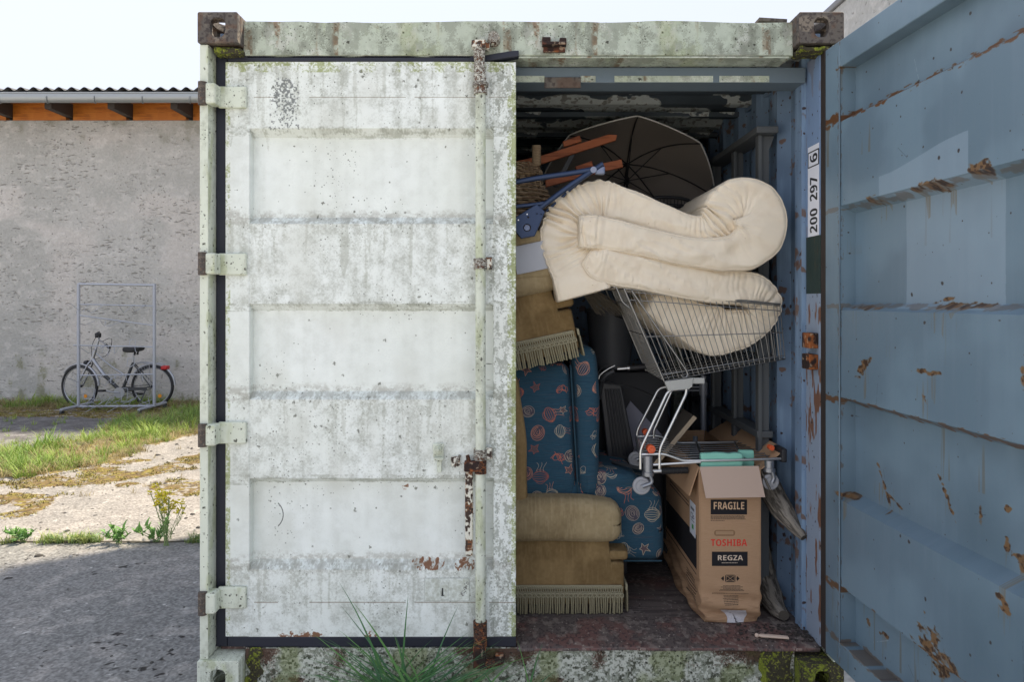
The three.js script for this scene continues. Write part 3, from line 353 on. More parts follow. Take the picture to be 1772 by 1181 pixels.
// ---------------------------------------------------------------- the yard
const inPoly = (x, z, P) => { let c = false; for (let i = 0, j = P.length - 1; i < P.length; j = i++) if ((P[i][1] > z) !== (P[j][1] > z) && x < (P[j][0] - P[i][0]) * (z - P[i][1]) / (P[j][1] - P[i][1]) + P[i][0]) c = !c; return c; };
const grassBand = [[-9, -3.9], [-5.6, -4.1], [-5.0, -4.5], [-4.65, -5.1], [-4.95, -6.7], [-4.3, -7.3], [-1, -7.3], [-1, -5.6], [-3.45, -5.45], [-3.75, -4.8], [-3.65, -4.0], [-4.1, -3.45], [-6, -2.9], [-9, -2.6]];
const mossBand = [[-9, -2.6], [-6, -2.9], [-4.1, -3.4], [-3.65, -4.0], [-3.0, -4.4], [-2.4, -4.3], [-2.9, -3.6], [-3.3, -3.0], [-3.5, -2.3], [-5, -1.95], [-9, -1.9]];
const mossBlob = [[-3.1, -3.1], [-2.7, -3.35], [-2.2, -3.4], [-1.6, -3.3], [-1.9, -2.9], [-2.4, -2.75], [-2.9, -2.8]];
const tarPatch = [[-12, -4.4], [-5.4, -4.4], [-4.85, -4.8], [-4.5, -5.5], [-4.7, -6.5], [-6, -6.75], [-12, -6.8]];
const SEAM = -1.80;
function coverAt(x, z) { // what lies on the ground there: 0 bare, 1 grass, 2 moss, 3 tar
  const a = x + 0.45 * (fbm(x * 1.7, z * 1.7, 4, 301) - 0.5), b = z + 0.45 * (fbm(x * 1.7 + 9, z * 1.7, 4, 302) - 0.5);
  if (b < -7.15 + 0.3 * (vn(x * 1.3, 1, 303) - 0.5)) return fbm(x * 1.5, z * 3, 3, 305) > 0.45 ? 1 : 2;
  if (inPoly(a, b, grassBand)) return 1; if (inPoly(a, b, tarPatch)) return 3;
  if (inPoly(a, b, mossBand) && fbm(x * 2.4, z * 4, 4, 306) > 0.46) return 2; if (inPoly(a, b, mossBlob) && fbm(x * 3, z * 5, 4, 307) > 0.45) return 2;
  if (b < -6.6 && b > -7.2) return 2; return 0;
}
const YX0 = -9.2, YX1 = -0.9, YZ0 = -8.1, YZ1 = 0.35, CG = 640, coverGrid = new Uint8Array(CG * CG);
for (let j = 0; j < CG; j++) for (let i = 0; i < CG; i++) coverGrid[j * CG + i] = coverAt(lerp(YX0, YX1, i / (CG - 1)), lerp(YZ0, YZ1, j / (CG - 1)));
const yardCover = (x, z) => coverGrid[Math.round(clamp((z - YZ0) / (YZ1 - YZ0)) * (CG - 1)) * CG + Math.round(clamp((x - YX0) / (YX1 - YX0)) * (CG - 1))];
const tYard = paint(2048, 2048, (u, v, o) => {
  const x = lerp(YX0, YX1, u), z = lerp(YZ1, YZ0, v), n = fbm(x * 1.6, z * 1.6, 4, 311), m = fbm(x * 9, z * 9, 4, 312), f = vn(x * 95, z * 95, 313) * 0.6 + vn(x * 210, z * 210, 314) * 0.4, k = yardCover(x + 0.02 * (vn(x * 60, z * 60, 308) - 0.5), z + 0.02 * (vn(x * 60, z * 60, 309) - 0.5));
  const near = z > SEAM;
  mix(Object.assign(o, [0, 0, 0]), near ? srgb(126, 124, 119) : srgb(146, 140, 133), 1); mix(o, srgb(134, 130, 124), sm(0.4, 0.65, n) * 0.6); mix(o, srgb(172, 165, 156), sm(0.5, 0.72, m) * 0.45);
  o[0] += (f - 0.5) * 0.30; o[1] += (f - 0.5) * 0.30; o[2] += (f - 0.5) * 0.29; o[3] = 0.45 + 0.35 * (f - 0.5) + 0.2 * (m - 0.5);
  if (k === 3) { mix(o, srgb(98, 95, 94), 0.85); const h = (f - 0.5) * 0.2 + (m - 0.5) * 0.25; o[0] += h; o[1] += h; o[2] += h; }
  if (k === 1) { mix(o, srgb(112, 96, 54), 0.75 * sm(0.3, 0.55, m + 0.15)); mix(o, srgb(134, 116, 52), sm(0.5, 0.66, fbm(x * 22, z * 22, 3, 347)) * 0.6); }
  if (k === 2) { const q = fbm(x * 30, z * 30, 3, 315); mix(o, srgb(112, 92, 54), sm(0.32, 0.5, q * 0.6 + m * 0.4)); mix(o, srgb(140, 130, 56), sm(0.55, 0.68, q) * 0.7); mix(o, srgb(66, 50, 30), sm(0.56, 0.66, fbm(x * 40, z * 40, 3, 316)) * 0.7); o[3] = 0.5 + 0.5 * (q - 0.5) + 0.3 * f; }
  // pits, crumbs and pale stones in the slab
  const row = fbm(x * 2.2 - z * 1.4, z * 2.6 + x * 1.2, 3, 317), wx = x + 0.03 * (vn(x * 40, z * 40, 324) - 0.5), wz = z + 0.03 * (vn(x * 40, z * 40, 325) - 0.5), a = specks(wx * 19, wz * 26, 0.45 * sm(0.52, 0.64, row), 318, 0, 0.05, 0.4), b = specks(wx * 55, wz * 70, 0.2, 319, 0, 0.05, 0.36), c = specks(wx * 24, wz * 40, 0.06, 320, 0, 0.05, 0.34);
  if (k === 0) { mix(o, srgb(42, 38, 34), sm(0, 0.35, a) * 0.9); mix(o, srgb(66, 62, 58), sm(0, 0.3, b) * 0.75); mix(o, srgb(206, 202, 194), sm(0, 0.25, c) * 0.8); o[3] -= 0.45 * sm(0, 0.5, a) + 0.2 * b - 0.3 * sm(0, 0.5, c); }
  if (!near && k === 0) { const g = specks(x * 30, z * 42, 0.22 * sm(0.4, 0.6, m), 321, 0, 0.08, 0.45); mix(o, srgb(88, 82, 74), sm(0, 0.3, g) * 0.7); o[3] += 0.2 * g; }
  const sd = Math.abs(z - SEAM - 0.02 * (fbm(x * 4, 1, 3, 322) - 0.5)) / (0.012 + 0.02 * fbm(x * 9, 3, 3, 323)); if (sd < 1) { mix(o, srgb(50, 46, 36), 0.9 * sm(1, 0.5, sd)); o[3] = lerp(o[3], 0.05, sm(1, 0.4, sd)); }
});
{
  const far = paint(1024, 1024, (u, v, o) => { const n = fbm(u * 6, v * 6, 5, 331, 6), f = fbm(u * 120, v * 120, 2, 332, 120); mix(Object.assign(o, [0, 0, 0]), srgb(192, 190, 185), 1); mix(o, srgb(174, 172, 167), sm(0.4, 0.65, n)); o[0] += (f - 0.5) * 0.2; o[1] += (f - 0.5) * 0.2; o[2] += (f - 0.5) * 0.19; o[3] = f; });
  const g = plain(new THREE.PlaneGeometry(400, 400)); g.rotateX(-Math.PI / 2); g.translate(0, -0.006, 0); structure('ground', mapUV(g, (x, y, z) => [x / 3, z / 3]), surf(far, 0.004, { roughness: 0.95 }));
  const y = new THREE.PlaneGeometry(YX1 - YX0, YZ1 - YZ0, 160, 160); y.rotateX(-Math.PI / 2); y.translate((YX0 + YX1) / 2, 0, (YZ0 + YZ1) / 2);
  const p = y.attributes.position; for (let i = 0; i < p.count; i++) { const x = p.getX(i), z = p.getZ(i), e = sm(0, 0.4, Math.min(x - YX0, YX1 - x, YZ1 - z)), k = yardCover(x, z); p.setY(i, e * (0.012 * fbm(x * 2, z * 2, 3, 333) + (k === 2 ? 0.018 * vn(x * 9, z * 9, 334) : k === 1 ? 0.02 : 0))); }
  y.computeVertexNormals(); structure('yard_slab', mapUV(y, (x, yy, z) => [(x - YX0) / (YX1 - YX0), (YZ1 - z) / (YZ1 - YZ0)]), surf(tYard, 0.012, { roughness: 0.95 }));
}
// grass: tufts of thin bent blades
function bladeGeo(h, w, bend, a, lean = 0, seg = 4, flat = a) {
  const pos = [], c = Math.cos(a), s = Math.sin(a), fc = Math.cos(flat), fs = Math.sin(flat), P = (t, side) => { const d = bend * t * t + lean * t, k = w * (1 - t * t * 0.96) * side; return [c * d - fs * k, h * (t - 0.25 * bend / h * t * t), s * d + fc * k]; };
  for (let i = 0; i < seg; i++) { const t0 = i / seg, t1 = (i + 1) / seg, A = P(t0, -1), B = P(t0, 1), C = P(t1, 1), D = P(t1, -1); pos.push(...A, ...B, ...C, ...A, ...C, ...D); }
  const g = new THREE.BufferGeometry(); g.setAttribute('position', new THREE.Float32BufferAttribute(pos, 3)); g.setAttribute('uv', new THREE.Float32BufferAttribute(new Float32Array(pos.length / 3 * 2), 2)); g.computeVertexNormals(); return g;
}
function tuft(R, n, h, w, spread) { const l = []; for (let i = 0; i < n; i++) { const q = bladeGeo(h * (0.45 + 0.55 * R()), w * (0.7 + 0.6 * R()), h * (0.2 + 0.7 * R()), R() * 6.283, 0.1 * h * (R() - 0.3)); q.translate((R() - 0.5) * spread, 0, (R() - 0.5) * spread); l.push(q); } return merge(l); }
const leafMat = (r, g, b, o = {}) => new THREE.MeshPhysicalMaterial({ color: new THREE.Color().setRGB(r, g, b), roughness: 0.85, transmission: 0.35, thickness: 0, side: THREE.DoubleSide, ...o });
function scatter(name, label, category, geo, material, spots, tint) {
  const m = new THREE.InstancedMesh(geo, material, spots.length), d = new THREE.Object3D(), c = new THREE.Color(), R = rng(77);
  spots.forEach(([x, y, z, s], i) => { d.position.set(x, y, z); d.rotation.set((R() - 0.5) * 0.3, R() * 6.283, (R() - 0.5) * 0.3); d.scale.setScalar(s); d.updateMatrix(); m.setMatrixAt(i, d.matrix); tint(c, R, x, z); m.setColorAt(i, c); });
  m.name = name; m.castShadow = m.receiveShadow = true; m.userData = { label, category, kind: 'stuff' }; scene.add(m); return m;
}
{
  const R = rng(5), green = [], dry = [], moss = [], seam = [], crumbs = [];
  for (let i = 0; i < 26000; i++) { const x = -8.6 + R() * 7.2, z = -8.0 + R() * 5.8, k = yardCover(x, z); const m = fbm(x * 2.2, z * 2.2, 3, 341); const e = yardCover(x, z + 0.22) === 1 && yardCover(x + 0.1, z) === 1;
    if (k === 1) { if (R() < 0.2 || (!e && R() < 0.5)) dry.push([x, 0.005, z, 0.5 + 0.6 * R()]); else if (R() < 0.15 + 2.2 * (fbm(x * 3.1, z * 3.1, 3, 346) - 0.36)) green.push([x, 0.005, z, (e ? 0.5 : 0.35) + 1.0 * R() * R() * (0.4 + m)]); }
    else if (k === 2 && R() < 0.8) moss.push([x, 0.004, z, 0.5 + R()]); else if (k === 3 && R() < 0.02) green.push([x, 0, z, 0.35 + 0.3 * R()]); else if (k === 0 && R() < 0.012) dry.push([x, 0, z, 0.35 + 0.3 * R()]); }
  for (let i = 0; i < 420; i++) { const x = -4.2 + R() * 2.9, z = SEAM + (R() - 0.5) * 0.07; if (fbm(x * 2.2, 2, 3, 342) > 0.44) seam.push([x, 0.002, z, 0.35 + 0.5 * R()]); }
  for (let i = 0; i < 3000; i++) { const x = -8 + R() * 7, z = -7 + R() * 7.2; if (yardCover(x, z) === 0 && (z > SEAM ? R() < 0.5 * sm(0.5, 0.64, fbm(x * 2.2 - z * 1.4, z * 2.6 + x * 1.2, 3, 317)) + 0.1 : true)) crumbs.push([x, 0.005, z, 0.2 + R() * R() * 1.3]); }
  scatter('grass', 'bright green grass band growing across the cracked yard', 'grass', tuft(rng(11), 13, 0.20, 0.0042, 0.10), leafMat(1, 1, 1), green, (c, R, x, z) => { const k = fbm(x * 1.5, z * 1.5, 2, 343) * 0.6 + R() * 0.4; c.setRGB(lerp(0.12, 0.42, k), lerp(0.28, 0.48, k), lerp(0.035, 0.09, k)); });
  scatter('dry_grass', 'dry straw coloured grass at the edge of the green band', 'grass', tuft(rng(12), 10, 0.14, 0.0035, 0.10), leafMat(1, 1, 1), dry, (c, R) => { const k = R(); c.setRGB(lerp(0.22, 0.45, k), lerp(0.18, 0.36, k), lerp(0.08, 0.16, k)); });
  scatter('moss', 'brown and yellow moss spread over the concrete', 'moss', tuft(rng(13), 16, 0.022, 0.0045, 0.07), leafMat(1, 1, 1, { transmission: 0.15 }), moss, (c, R, x, z) => { const k = fbm(x * 5, z * 5, 3, 344); c.setRGB(lerp(0.10, 0.36, k), lerp(0.075, 0.32, k), lerp(0.03, 0.07, k)); });
  scatter('seam_weeds', 'low weeds growing along the joint between concrete slabs', 'weeds', tuft(rng(14), 12, 0.12, 0.004, 0.06), leafMat(1, 1, 1), seam, (c, R) => { const k = R(); c.setRGB(lerp(0.12, 0.40, k), lerp(0.26, 0.42, k), lerp(0.05, 0.12, k)); });
  const stone = new THREE.IcosahedronGeometry(0.013, 1); { const p = stone.attributes.position; for (let i = 0; i < p.count; i++) { const x = p.getX(i), y = p.getY(i), z = p.getZ(i), k = 0.7 + 0.6 * vn3(x * 90, y * 90, z * 90, 345); p.setXYZ(i, x * k * 1.3, y * k * 0.7, z * k); } stone.computeVertexNormals(); }
  scatter('gravel', 'small stones and crumbs scattered over the concrete yard', 'gravel', stone, mat(0xffffff, { roughness: 0.95 }), crumbs, (c, R) => { const k = R(); if (k < 0.55) c.setRGB(0.05 + 0.05 * k, 0.045 + 0.05 * k, 0.04 + 0.04 * k); else c.setRGB(0.25 + 0.3 * (k - 0.5), 0.24 + 0.29 * (k - 0.5), 0.22 + 0.27 * (k - 0.5)); });
}
// leafy weeds in the joint, each its own plant
function weed(x, z, seed, h, label) {
  const t = thing('weed', label, 'weed', [x, 0, z], 'weeds in the slab joint'), R = rng(seed), st = [], lv = [];
  for (let i = 0; i < 9; i++) { const a = R() * 6.283, r = 0.02 + 0.10 * R(), top = V(x + Math.cos(a) * r * 1.3, h * (0.4 + 0.6 * R()), z + Math.sin(a) * r * 0.6); st.push(tube([V(x + (R() - 0.5) * 0.05, 0, z), V(lerp(x, top.x, 0.6), top.y * 0.7, lerp(z, top.z, 0.6)), top], 0.0022, 4, 5, false));
    for (let k = 0; k < 7; k++) { const f = 0.25 + 0.75 * R(), q = bladeGeo(0.02 + 0.03 * R(), 0.006 + 0.008 * R(), 0.02, R() * 6.283, 0.02, 3); q.rotateX((R() - 0.5) * 1.4); q.translate(lerp(x, top.x, f), top.y * f, lerp(z, top.z, f)); lv.push(q); } }
  part('stems', st, mat(new THREE.Color().setRGB(0.14, 0.22, 0.06)), t); part('leaves', lv, leafMat(0.16, 0.33, 0.07), t);
}
weed(-3.02, -1.79, 41, 0.10, 'low bushy weed in the joint at the far left edge'); weed(-2.42, -1.77, 42, 0.14, 'leafy green weed in the joint halfway to the container'); weed(-2.2, -1.80, 43, 0.16, 'thick leafy weed in the joint left of the yellow flowers'); weed(-2.02, -3.35, 44, 0.14, 'small weed on the pale slab behind the yellow flowers');
{ // yellow flowering plant
  const X = -2.1, Z = -1.72, t = thing('yellow_flower_plant', 'tall thin plant with clusters of small yellow flowers beside the container', 'plant', [X, 0, Z]), R = rng(51), st = [], fl = [], lv = [];
  for (let i = 0; i < 11; i++) { const a = R() * 6.283, r = 0.03 + 0.09 * R(), h = 0.24 + 0.12 * R(), top = V(X + Math.cos(a) * r, h, Z + Math.sin(a) * r * 0.6); st.push(tube([V(X + (R() - 0.5) * 0.05, 0, Z), V(lerp(X, top.x, 0.5) + 0.01 * (R() - 0.5), h * 0.55, lerp(Z, top.z, 0.5)), top], 0.0018, 5, 6, false));
    for (let b = 0; b < 5; b++) { const f = 0.6 + 0.35 * R(), br = V(lerp(X, top.x, f), h * f, lerp(Z, top.z, f)), e = br.clone().add(V((R() - 0.5) * 0.07, 0.03 + 0.04 * R(), (R() - 0.5) * 0.05)); st.push(cyl(br, e, 0.0011, 0.0009, 4));
      for (let k = 0; k < 5; k++) { const q = new THREE.IcosahedronGeometry(0.0055 + 0.004 * R(), 0); q.scale(1, 0.55, 1); q.translate(e.x + (R() - 0.5) * 0.024, e.y + (R() - 0.5) * 0.014, e.z + (R() - 0.5) * 0.024); fl.push(q); } }
    for (let b = 0; b < 5; b++) { const f = 0.1 + 0.6 * R(), q = bladeGeo(0.03 + 0.03 * R(), 0.003, 0.02, R() * 6.283, 0.02, 3); q.translate(lerp(X, top.x, f), h * f, lerp(Z, top.z, f)); lv.push(q); } }
  part('stems', st, mat(new THREE.Color().setRGB(0.26, 0.34, 0.13)), t); part('leaves', lv, leafMat(0.25, 0.36, 0.11), t); part('flowers', fl, mat(new THREE.Color().setRGB(0.80, 0.66, 0.04), { roughness: 0.9 }), t);
}
// long grass in front of the sill: every blade a piece
function longGrass(x, z, seed, blades, label) {
  const t = thing('grass_clump', label, 'grass', [x, 0, z], 'grass clumps at the foot of the container'), R = rng(seed), ms = [leafMat(0.07, 0.20, 0.06), leafMat(0.12, 0.28, 0.07), leafMat(0.055, 0.16, 0.065)];
  blades.forEach(([h, dx, bend, w = 0.004], i) => { const a = dx < 0 ? Math.PI + (R() - 0.5) * 0.8 : (R() - 0.5) * 0.8, g = bladeGeo(h, w * 1.15, bend, a, Math.abs(dx), 9, Math.PI / 2 + (R() - 0.5) * 1.3); g.translate(x + (R() - 0.5) * 0.16, 0, z + (R() - 0.5) * 0.05); part('blade', g, ms[i % 3], t); });
}
{ const R = rng(61), some = (n, h, s) => Array.from({ length: n }, () => [h * (0.35 + 0.5 * R()), (R() - 0.5) * s, 0.03 + 0.22 * R(), 0.003 + 0.0028 * R()]);
  longGrass(-0.40, 0.06, 62, [[0.47, -0.10, 0.10], [0.45, -0.16, 0.07, 0.005], [0.36, -0.22, 0.06], [0.42, 0.02, 0.01, 0.0045], [0.34, -0.12, 0.03], [0.37, 0.10, 0.04], ...some(100, 0.33, 0.6)], 'large clump of long green grass under the white door');
  longGrass(-0.2, 0.05, 63, some(26, 0.22, 0.36), 'low grass clump in front of the rusty lock rod foot'); longGrass(0.03, 0.05, 64, [[0.24, 0.03, 0.03], [0.24, -0.04, 0.02], ...some(9, 0.2, 0.3)], 'sparse grass blades below the door edge, right of the lock rod'); longGrass(-0.6, 0.06, 65, some(12, 0.2, 0.3), 'few curved grass blades left of the big clump');
}

// ---------------------------------------------------------------- grey rendered building behind, on the left
const WZ = -8.11, WT = 4.16;
const tRender = paint(1536, 1536, (u, v, o) => { // 4.6 m to a tile: trowelled render, scratches, greenish stains low down, darker towards the eave
  const x = u * 4.6, y = v * 4.6, n = fbm(u * 7, v * 7, 5, 351, 7), f = fbm(u * 230, v * 230, 2, 352, 230), m = fbm(u * 40, v * 60, 4, 353, 40, 60);
  const wob = 0.35 * (fbm(u * 30, v * 30, 3, 354, 30) - 0.5);
  const d1 = specks(u * 46 + wob, v * 210 + wob * 9, 0.42 * sm(0.46, 0.68, fbm(u * 7, v * 11, 4, 357, 7, 11)), 355, 0, 0.1, 0.5), d2 = specks(u * 90 + wob, v * 150 + wob * 12, 0.34 * sm(0.48, 0.68, fbm(u * 13, v * 13, 4, 358, 13)), 356, 0, 0.1, 0.45), r1 = Math.abs(fbm(u * 26, v * 120 + wob * 6, 3, 363, 26, 120) - 0.5);
  const scr = clamp(sm(0.0, 0.35, d1) + sm(0, 0.35, d2) * 0.8 + sm(0.02, 0.004, r1) * 0.6 * sm(0.52, 0.62, fbm(u * 16, v * 26, 3, 364, 16, 26)));
  mix(Object.assign(o, [0, 0, 0]), srgb(186, 183, 177), 1); mix(o, srgb(172, 170, 164), sm(0.42, 0.66, n) * 0.8); mix(o, srgb(201, 194, 187), sm(0.5, 0.7, fbm(u * 5, v * 9, 4, 359, 5, 9)) * 0.7); mix(o, srgb(212, 207, 201), sm(0.6, 0.72, m) * 0.4);
  o[0] += (f - 0.5) * 0.08; o[1] += (f - 0.5) * 0.08; o[2] += (f - 0.5) * 0.08; mix(o, srgb(132, 127, 119), scr * 0.65); { const st = fbm(u * 30, v * 18, 4, 365, 30, 18); const gg = 0.35 * (f - 0.5); if (y > 0.2 && y < 1.1) mix(o, srgb(122, 122, 96), sm(0.52, 0.86, st + gg + 0.26 * (0.55 - y)) * 0.7); if (y > 3.9) mix(o, srgb(140, 138, 124), sm(0.48, 0.84, st + gg + 0.7 * (y - 4.22)) * 0.6); } mix(o, srgb(76, 72, 66), sm(0, 0.4, specks(u * 110, v * 110, 0.05, 360, 110, 0.05, 0.3)) * 0.7);
  o[3] = 0.5 + 0.35 * (m - 0.5) + 0.2 * (f - 0.5) - 0.45 * scr;
});
const mRender = surf(tRender, 0.018, { roughness: 0.95 });
{
  const b = thing('grey_building', 'long grey rendered building with corrugated roof and orange eave boards', 'building', [-8, 0, -10.5]);
  const X0 = -16, X1 = 0.5, back = -13;
  part('wall', [boxUV(bx(X0, X1, 0.002, WT, WZ - 0.3, WZ, 0.004), 4.6, 1.1, 0.2), boxUV(bx(X0, X0 + 0.3, 0.002, WT, back, WZ - 0.301), 4.6), boxUV(bx(X1 - 0.3, X1, 0.002, WT, back, WZ - 0.301), 4.6), boxUV(bx(X0, X1, 0.002, WT + 0.4, back - 0.3, back - 0.001), 4.6)], mRender, b);
    const tBoard = paint(512, 256, (u, v, o) => { const g = fbm(u * 5, v * 46, 4, 371, 5, 46), n = fbm(u * 9, v * 9, 3, 372, 9); mix(Object.assign(o, [0, 0, 0]), srgb(186, 110, 34), 1); mix(o, srgb(140, 76, 22), sm(0.45, 0.68, g) * 0.6); mix(o, srgb(200, 126, 48), sm(0.5, 0.7, n) * 0.4); o[3] = g; });
  const mBoard = surf(tBoard, 0.001, { roughness: 0.5 }), mRafter = mat(new THREE.Color().setRGB(0.055, 0.042, 0.035), { roughness: 0.8 });
  const step = 0.885; let k = 0;
  for (let x = -4.75; x > -9.5; x -= step) { // eave boards between the rafters
    part('eave_board', boxUV(bx(x - step + 0.052, x - 0.052, WT + 0.002, 4.42, WZ - 0.10, WZ - 0.004 - 0.003 * (k++ % 2), 0.002), 0.9, x), mBoard, b);
    part('rafter', bx(x - 0.05, x + 0.05, 4.205, 4.40, WZ - 0.3, WZ + 0.50, 0.004), mRafter, b);
  }
  part('eave_board', boxUV(bx(-4.698, X1, WT + 0.002, 4.42, WZ - 0.10, WZ - 0.004, 0.002), 0.9), mBoard, b); part('eave_board', boxUV(bx(X0, -10.1, WT + 0.002, 4.42, WZ - 0.10, WZ - 0.004, 0.002), 0.9), mBoard, b);
  part('soffit', boxUV(bx(X0 - 0.1, X1 + 0.1, 4.402, 4.42, WZ + 0.002, WZ + 0.52, 0.002), 0.9), mBoard, b);
  // fibre-cement sheet roof, 177 mm waves
  const waves = []; const per = 0.177; for (let i = 0; i < 34 * 8; i++) { const x = -10.2 + i * per / 8; waves.push([x, 0.026 * Math.cos(i / 8 * Math.PI * 2)]); }
  const rf = folded(waves, 0, 1, (x, d, s) => V(x, 4.455 + d + (1 - s) * 0.55 - 0.0 * s, lerp(back - 0.2, WZ + 0.60, s)), 1), rg = folded(waves, 0, 1, (x, d, s) => V(x, 4.448 + d + (1 - s) * 0.55, lerp(back - 0.2, WZ + 0.60, s)), 1);
  const roof = part('roof', [rf, rg, bx(X0 - 0.1, -10.2, 4.43, 4.46, back - 0.2, WZ + 0.6), bx(-4.1, X1 + 0.1, 4.43, 4.46, WZ - 0.4, WZ + 0.6)], mat(new THREE.Color().setRGB(0.10, 0.10, 0.10), { roughness: 0.9 }), b);
  const gz = WZ + 0.61, gy = 4.33, gs = []; { const P = []; for (let i = 0; i <= 14; i++) { const a = Math.PI + i / 14 * Math.PI; P.push([Math.cos(a) * 0.066, Math.sin(a) * 0.072]); } P.unshift([-0.066, 0.03]); P.push([0.066, 0.05]); gs.push(folded(P, X0 - 0.1, X1 + 0.1, (dz, dy, s) => V(s, gy + dy, gz + dz)), folded(P, X0 - 0.1, X1 + 0.1, (dz, dy, s) => V(s, gy + dy * 0.96, gz + dz * 0.96)), cyl(V(X0 - 0.1, gy + 0.05, gz + 0.07), V(X1 + 0.1, gy + 0.05, gz + 0.07), 0.009, 0.009, 8)); }
  const gut = part('gutter', gs.map((g) => toCreasedNormals(g, 0.7)), mat(new THREE.Color().setRGB(0.36, 0.38, 0.39), { roughness: 0.45, metalness: 0.6 }), b);
  for (let x = -7.14; x < -4; x += 0.66) { const pts = []; for (let i = 0; i <= 8; i++) { const a = Math.PI + i / 8 * Math.PI; pts.push(V(x + 0.05 * i / 8, gy + Math.sin(a) * 0.076, gz + Math.cos(a) * 0.071)); } part('gutter_bracket', tube(pts, 0.009, 5, 14, false), mat(new THREE.Color().setRGB(0.32, 0.34, 0.35), { roughness: 0.5, metalness: 0.5 }), gut); }
  void roof;
}
{ // tall grey building on the right, its long wall running past the container
  const b = thing('tall_grey_building', 'tall plain grey rendered building rising behind the open blue door', 'building', [6.5, 0, -4.5]);
  const wx = 2.5, wt = EYE + 0.905 * wx;
  part('wall', [boxUV(bx(wx, 10.5, 0.002, wt, -9.5, 0.4, 0.01), 4.6)], mRender, b);
  part('roof_edge', [bx(wx - 0.02, 10.55, wt + 0.001, wt + 0.05, -9.6, 0.45, 0.01)], mat(new THREE.Color().setRGB(0.24, 0.235, 0.24)), b);
}
